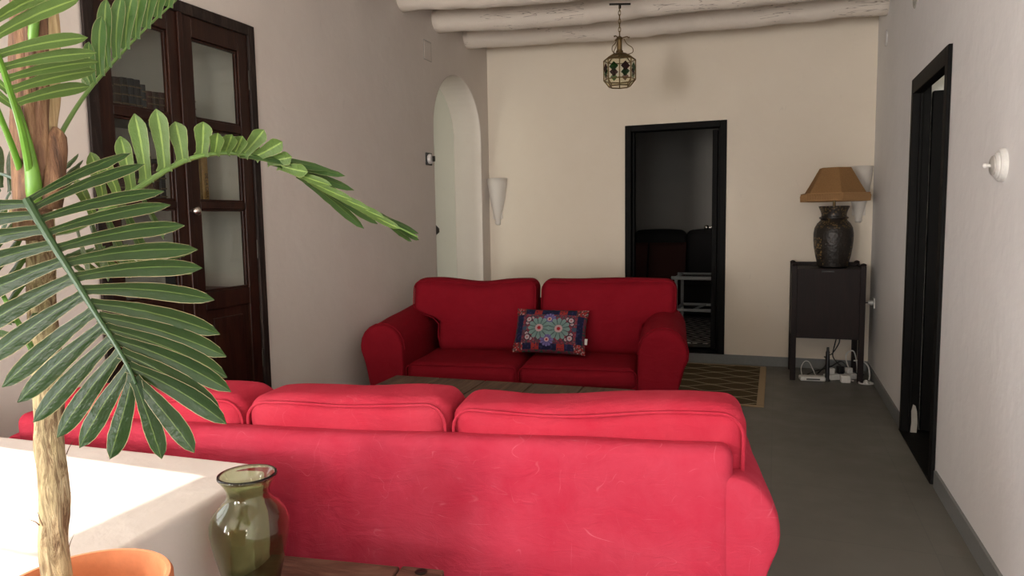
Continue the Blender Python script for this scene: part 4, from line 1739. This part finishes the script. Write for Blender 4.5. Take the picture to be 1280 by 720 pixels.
def leaflet(b, B, T, w, nrm, sag=.0, bow=.0, prof=None, fold=.25, ns=12, nc=6, twist=0):
    """one blade from B to T, width w, facing nrm. sag: droop along -z; bow: sideways bend."""
    B, T, nrm = Vector(B), Vector(T), Vector(nrm).normalized()
    ax = T-B
    L = ax.length
    ax.normalize()
    side = ax.cross(nrm).normalized()
    n2 = side.cross(ax).normalized()
    mid = (B+T)/2+side*bow*L+Vector((0, 0, -1))*(-sag)*L
    pr = prof or [(0, .62), (.08, .55), (.2, .66), (.4, .86), (.62, 1.0), (.78, .97), (.89, .72), (.96, .36), (1, .03)]

    def width(t):
        for (t0, w0), (t1, w1) in zip(pr, pr[1:]):
            if t <= t1:
                f = (t-t0)/(t1-t0)
                f = f*f*(3-2*f)
                return w0+(w1-w0)*f
        return pr[-1][1]
    sd = random.random()*50
    i0 = len(b.v)

    def fn(u, v):
        p = (1-v)**2*B+2*v*(1-v)*mid+v*v*T
        tg_ = (2*(1-v)*(mid-B)+2*v*(T-mid)).normalized()
        s_ = tg_.cross(n2).normalized()
        if twist:
            s_ = (Matrix.Rotation(twist*v, 3, tg_) @ s_)
        nn = s_.cross(tg_)
        x = (u-.5)*w*width(v)
        z = -abs(u-.5)*w*width(v)*fold + .0016*noise.noise(Vector((v*11+sd, u*2, sd)))*min(1, v*4)
        return p+s_*x+nn*z
    b.grid(fn, nc, ns)


def frond(rpts, rrad, leaves, nrm, lmat, rmat, w, name='frond', label=None, **kw):
    rp = crom([loc(*p) for p in rpts], 40)
    b = MB()
    for lf_ in leaves:
        (bx, by, bd), (tx, ty, td) = lf_[0], lf_[1]
        opt = dict(kw)
        if len(lf_) > 2:
            opt.update(lf_[2])
        ww = opt.pop('w', w)
        nn = opt.pop('n', nrm)
        leaflet(b, loc(bx, by, bd), loc(tx, ty, td), ww*bd/F, nn, **opt)
    o = b.build(name, lmat, palm, sharp=0)
    if label:
        o['label'] = label
    m = MB()
    n_ = len(rp)
    m.tube(rp, [rrad*(1-.72*k/(n_-1)) for k in range(n_)], 8)
    m.build('rachis', rmat, o)
    return o


VIEW = -fw
# --- the big dark frond hanging towards the photographer
rach = [(34, 250), (48, 275), (66, 305), (86, 337), (106, 370), (126, 402), (144, 430), (162, 462), (170, 480)]


def rdep(t):
    return .985-.085*t


R1p = [(x, y, rdep(k/8)) for k, (x, y) in enumerate(rach)]


def rach_at(t):
    t = max(0, min(.9999, t))*8
    k = int(t)
    f = t-k
    return (rach[k][0]*(1-f)+rach[k+1][0]*f, rach[k][1]*(1-f)+rach[k+1][1]*f, rdep(t/8))


rt_tips = [(.00, 164, 191, 19), (.05, 181, 205, 20), (.12, 205, 239, 21), (.19, 213, 256, 21), (.27, 231, 282, 24), (.34, 247, 312, 25), (.41, 253, 335, 25), (.47, 268, 375, 24), (.535, 275, 418, 25), (.60, 283, 446, 25), (.66, 284, 472, 25), (.72, 289, 490, 24), (.79, 276, 516, 25), (.86, 283, 530, 25), (.955, 243, 566, 25)]
lf_tips = [(.985, 202, 574, 24), (.93, 137, 574, 27), (.865, 99, 560, 27), (.79, 71, 547, 27), (.72, 41, 528, 27), (.645, 22, 503, 27), (.57, 2, 484, 27), (.49, -24, 456, 27), (.41, -48, 425, 27), (.33, -70, 392, 26), (.25, -88, 352, 25), (.17, -98, 318, 24), (.09, -100, 292, 22), (.02, -96, 268, 20)]
L1 = []
for t, x, y, w in rt_tips:
    bx = rach_at(t)
    L1.append((bx, (x, y, bx[2]+.05-.05*t), dict(w=w, bow=-.055 if t < .9 else -.03, n=VIEW*1.0+up*.45-rt*.1, sag=.03)))
for t, x, y, w in lf_tips:
    bx = rach_at(t)
    L1.append((bx, (x, y, bx[2]+.015), dict(w=w, bow=(.035 if t < .9 else -.02), n=VIEW*1.0+up*.15+rt*.05, sag=.0)))
frond(R1p, .0062, L1, VIEW, MAT['leaf'], MAT['rachis'], 25, label='dark glossy frond hanging in front of the trunk')

# --- the long light frond arching to the right
R2 = [(58, 292, 1.06), (95, 285, 1.07), (130, 264, 1.08), (160, 244, 1.09), (190, 224, 1.10), (220, 206, 1.12), (250, 195, 1.14), (285, 191, 1.17), (318, 196, 1.20), (350, 207, 1.23), (400, 233, 1.27), (450, 259, 1.31), (490, 280, 1.34), (522, 296, 1.36)]
UND = VIEW*-1.0+up*.25-rt*.3


def r2d(x):
    for (x0, y0, d0), (x1, y1, d1) in zip(R2, R2[1:]):
        if x0 <= x <= x1:
            f = (x-x0)/(x1-x0)
            return (x, y0+(y1-y0)*f, d0+(d1-d0)*f)
    return R2[-1]


spike = [(0, .85), (.1, .62), (.3, .68), (.6, .88), (.80, 1.0), (.88, .75), (1, .05)]
L2 = []
for bx, tx, ty, w, dd in ((118, 94, 225, 17, .03), (132, 113, 190, 19, .05), (150, 128, 200, 18, .02), (165, 150, 170, 20, .0), (183, 168, 142, 22, -.01), (206, 195, 136, 23, -.01), (229, 219, 152, 23, -.01), (252, 254, 152, 22, -.015), (268, 272, 166, 18, -.03), (281, 290, 168, 18, -.02), (293, 303, 170, 18, -.02), (303, 330, 162, 20, .0), (318, 353, 177, 20, .0), (334, 365, 196, 18, .0), (348, 385, 215, 17, -.01)):
    p = r2d(bx)
    L2.append((p, (tx, ty, p[2]+dd), dict(w=w, prof=spike, bow=-.04)))
# blades hanging on the far side of the stem, dark upper faces
for bx, tx, ty, w in ((300, 412, 212, 15), (318, 432, 220, 15), (335, 443, 238, 15), (352, 440, 252, 15), (372, 455, 286, 14), (392, 472, 280, 14), (410, 480, 276, 13), (430, 500, 284, 13), (448, 510, 288, 12), (466, 523, 292, 12), (484, 524, 300, 11), (470, 515, 302, 10)):
    p = r2d(bx)
    L2.append((p, (tx, ty, p[2]+.07), dict(w=w, n=VIEW+up*.6, bow=-.05)))
for bx, tx, ty, w in ((360, 415, 232, 11), (385, 440, 250, 11), (405, 462, 262, 11), (425, 480, 272, 11), (445, 500, 286, 10)):
    p = r2d(bx)
    L2.append((p, (tx, ty, p[2]-.02), dict(w=w, n=-VIEW-up*.3, bow=-.04)))
# lower part, blades hanging below the stem behind the dark frond
for bx, tx, ty, w in ((95, 110, 345, 15), (112, 135, 352, 15), (130, 162, 348, 15), (150, 190, 340, 15), (172, 205, 300, 10)):
    p = r2d(bx)
    L2.append((p, (tx, ty, p[2]+.09), dict(w=w, n=VIEW+up*.3)))
frond(R2, .0058, L2, UND, MAT['leaf_light'], MAT['rachis_light'], 18, label='long pale green frond arching right across the cupboard')

# --- upper left frond, lit from behind
R3 = [(40, 235, 1.03), (33, 190, 1.0), (24, 150, .97), (12, 112, .93), (1, 78, .90), (-12, 45, .87), (-30, 0, .84), (-45, -40, .82)]
L3 = []
for bx, by, d, tx, ty, w in ((22, 128, .965, 112, 108, 17), (16, 112, .95, 120, 88, 17), (10, 98, .93, 123, 77, 15), (4, 84, .91, 121, 66, 16), (-2, 68, .895, 110, 47, 18), (-10, 48, .88, 100, -2, 20), (-16, 32, .87, 70, -12, 20), (-24, 12, .85, 60, -40, 20)):
    L3.append(((bx, by, d), (tx, ty, d+.07), dict(w=w, bow=.06)))
for bx, by, d, tx, ty, w in ((20, 135, .97, -40, 90, 16), (12, 115, .95, -50, 60, 16), (2, 90, .92, -60, 30, 16)):
    L3.append(((bx, by, d), (tx, ty, d-.04), dict(w=w)))
frond(R3, .0060, L3, -VIEW+up*.35, MAT['leaf_light'], MAT['petiole'], 17, label='yellow-green frond at the top left, seen from below')

# --- upper middle frond rising to the right
R4 = [(68, 190, 1.06), (74, 172, 1.08), (92, 140, 1.11), (113, 110, 1.14), (135, 85, 1.17), (160, 58, 1.20), (190, 28, 1.23), (222, -2, 1.26), (260, -45, 1.3)]


def r4(t):
    k = min(7, int(t*8))
    f = t*8-k
    return tuple(R4[k][i]*(1-f)+R4[k+1][i]*f for i in range(3))


L4 = []
for t, tx, ty, w in ((.40, 111, 52, 14), (.45, 127, 20, 17), (.50, 133, -2, 17), (.555, 152, -6, 17), (.61, 168, -14, 18), (.665, 180, -22, 18), (.72, 196, -30, 18), (.775, 210, -40, 18), (.83, 228, -50, 18), (.89, 246, -60, 18)):
    p = r4(t)
    L4.append((p, (tx, ty, p[2]-.02), dict(w=w, bow=.07)))
for t, tx, ty, w in ((.40, 103, 95, 17), (.385, 98, 75, 15)):
    p = r4(t)
    L4.append((p, (tx, ty, p[2]+.06), dict(w=w)))
frond(R4, .0042, L4, UND, MAT['leaf'], MAT['rachis_light'], 19, label='green frond rising to the right past the cupboard top')

# --- frond going back to the left behind the trunk and other lower ones
R5 = [(58, 262, 1.09), (40, 240, 1.14), (15, 222, 1.20), (-20, 215, 1.27), (-60, 225, 1.33)]
L5 = []
for k in range(9):
    t = k/8
    bx, by, d = 50-100*t, 250-30*t, 1.12+.17*t
    L5.append(((bx, by, d), (bx+14-34*t, by-58+6*k % 7, d+.12), dict(w=13, n=VIEW+up*.7)))
    L5.append(((bx, by, d), (bx-26-8*t, by+52, d+.04), dict(w=13, n=VIEW+up*.6)))
for tx, ty, bx, by in ((98, 192, 60, 232), (104, 200, 62, 236), (100, 208, 62, 240), (106, 214, 64, 246)):
    L5.append(((bx, by, 1.1), (tx, ty, 1.2), dict(w=9, n=VIEW+up*.8)))
frond(R5, .0052, L5, VIEW+up, MAT['leaf'], MAT['rachis'], 13, label='dark frond behind the trunk at the left edge')
# lower back frond: light slips seen between the blades of the dark frond
R6 = [(52, 330, 1.09), (90, 322, 1.15), (130, 318, 1.22), (170, 320, 1.28), (212, 326, 1.33)]
L6 = []
for k in range(11):
    t = k/10
    bx, by, d = 70+140*t, 325-6*math.sin(t*PI), 1.11+.21*t
    L6.append(((bx, by, d), (bx+26+4*t, by+24-6*t, d+.05), dict(w=8, n=VIEW+up*.4)))
    L6.append(((bx, by, d), (bx+34, by-14, d+.05), dict(w=8, n=VIEW+up*.5)))
frond(R6, .0042, L6, VIEW, MAT['leaf_light'], MAT['rachis_light'], 8, label='small light frond seen between the blades of the dark frond')
# lower left frond and bare stem crossing the trunk
R7 = [(58, 480, 1.02), (48, 455, 1.0), (32, 420, .99), (14, 388, .985), (-8, 350, .98), (-40, 310, .97)]
L7 = []
for k in range(7):
    t = .35+k/10
    bx, by, d = 58-98*t, 480-170*t, 1.02-.05*t
    L7.append(((bx, by, d), (bx+44, by-60, d+.07), dict(w=12, n=VIEW-up*.3)))
    L7.append(((bx, by, d), (bx-60, by-8, d+.03), dict(w=12, n=VIEW-up*.3)))
frond(R7, .0058, L7, VIEW, MAT['leaf_light'], MAT['petiole'], 12, label='bright green stalk at the left, below the dark frond')
# bright petiole stubs
for nm, pts, r_ in (('petiole', [(44, 262, 1.035), (42, 230, 1.022), (38, 200, 1.018), (30, 165, 1.015), (20, 132, 1.01)], [.0110, .0105, .0085, .0065, .005]),
                    ('petiole', [(40, 60, 1.03), (42, 35, 1.022), (44, 5, 1.02), (45, -40, 1.02)], [.0065, .0068, .0065, .006]),
                    ('petiole', [(26, 215, 1.03), (16, 185, 1.0), (4, 155, .97), (-15, 110, .93)], [.005, .0045, .004, .004])):
    c = crom([loc(*p) for p in pts], 24)
    rr_ = []
    for k in range(24):
        t = k/23*(len(r_)-1)
        i = min(len(r_)-2, int(t))
        rr_.append(r_[i]+(r_[i+1]-r_[i])*(t-i))
    m = MB()
    m.tube(c, rr_, 10)
    m.build(nm, MAT['petiole'], palm)

# ------------------------------------------------------------------ light
wd = bpy.data.worlds.new('world')
S.world = wd
wd.use_nodes = True
bg = wd.node_tree.nodes['Background']
bg.inputs[0].default_value = (.80, .90, 1.0, 1)
bg.inputs[1].default_value = .7


def area(name, loc_, rot, sx, sy, power, color=(1, 1, 1)):
    l_ = bpy.data.lights.new(name, 'AREA')
    l_.shape = 'RECTANGLE'
    l_.size, l_.size_y = sx, sy
    l_.energy = power
    l_.color = color
    o = bpy.data.objects.new(name, l_)
    COL.objects.link(o)
    o.location = loc_
    o.rotation_euler = rot
    return o


sun = bpy.data.lights.new('sun', 'SUN')
sun.energy = 7
sun.angle = .009
sun.color = (1, .93, .82)
so = bpy.data.objects.new('sun', sun)
COL.objects.link(so)
sd_ = Vector((1, .0, -math.tan(math.radians(42))))
so.rotation_euler = sd_.to_track_quat('-Z', 'Y').to_euler()
# daylight through the openings, plus added fill lamps
area('window_daylight', (-2.18, YB-.05, 1.05), (PI/2, 0, 0), .85, 1.35, 235, (1, .94, .88))
area('doorway_daylight', (-.05, YB-.05, 1.15), (PI/2, 0, 0), .95, 2.2, 75, (1, .97, .93))
area('left_window_daylight', (XL-.31, .87, 1.75), (PI/2, 0, -PI/2), .82, 1.7, 14, (.97, .98, 1.0))
area('right_fill', (XR+.28, -3.65, 1.6), (PI/2, 0, PI/2), 1.65, 1.95, 150, (1, .94, .87))  # added fill at an invented, unseen opening, lights the left wall
area('far_left_fill', (XL-.30, -1.95, 1.4), (PI/2, 0, -PI/2), 1.25, 1.75, 175, (.93, .96, 1.0))  # added fill at an invented opening behind the camera, lights the right wall
area('passage_fill', (X2-.65, 4.25, 1.9), (PI/2, 0, 0), 1.1, 2.0, 8.5, (1, .90, .60))  # added fill at the open end of the passage, brightens its walls
area('lobby_fill', (1.6, 3.0, 2.4), (PI/2, 0, 0), .5, .5, 6, (1, .96, .85))  # added fill lamp inside the closed lobby, lights the wall above the leaf

S.view_settings.view_transform = 'Standard'
S.view_settings.look = 'None'
S.view_settings.exposure = -.08
S.view_settings.gamma = 1
S.view_settings.use_curve_mapping = False
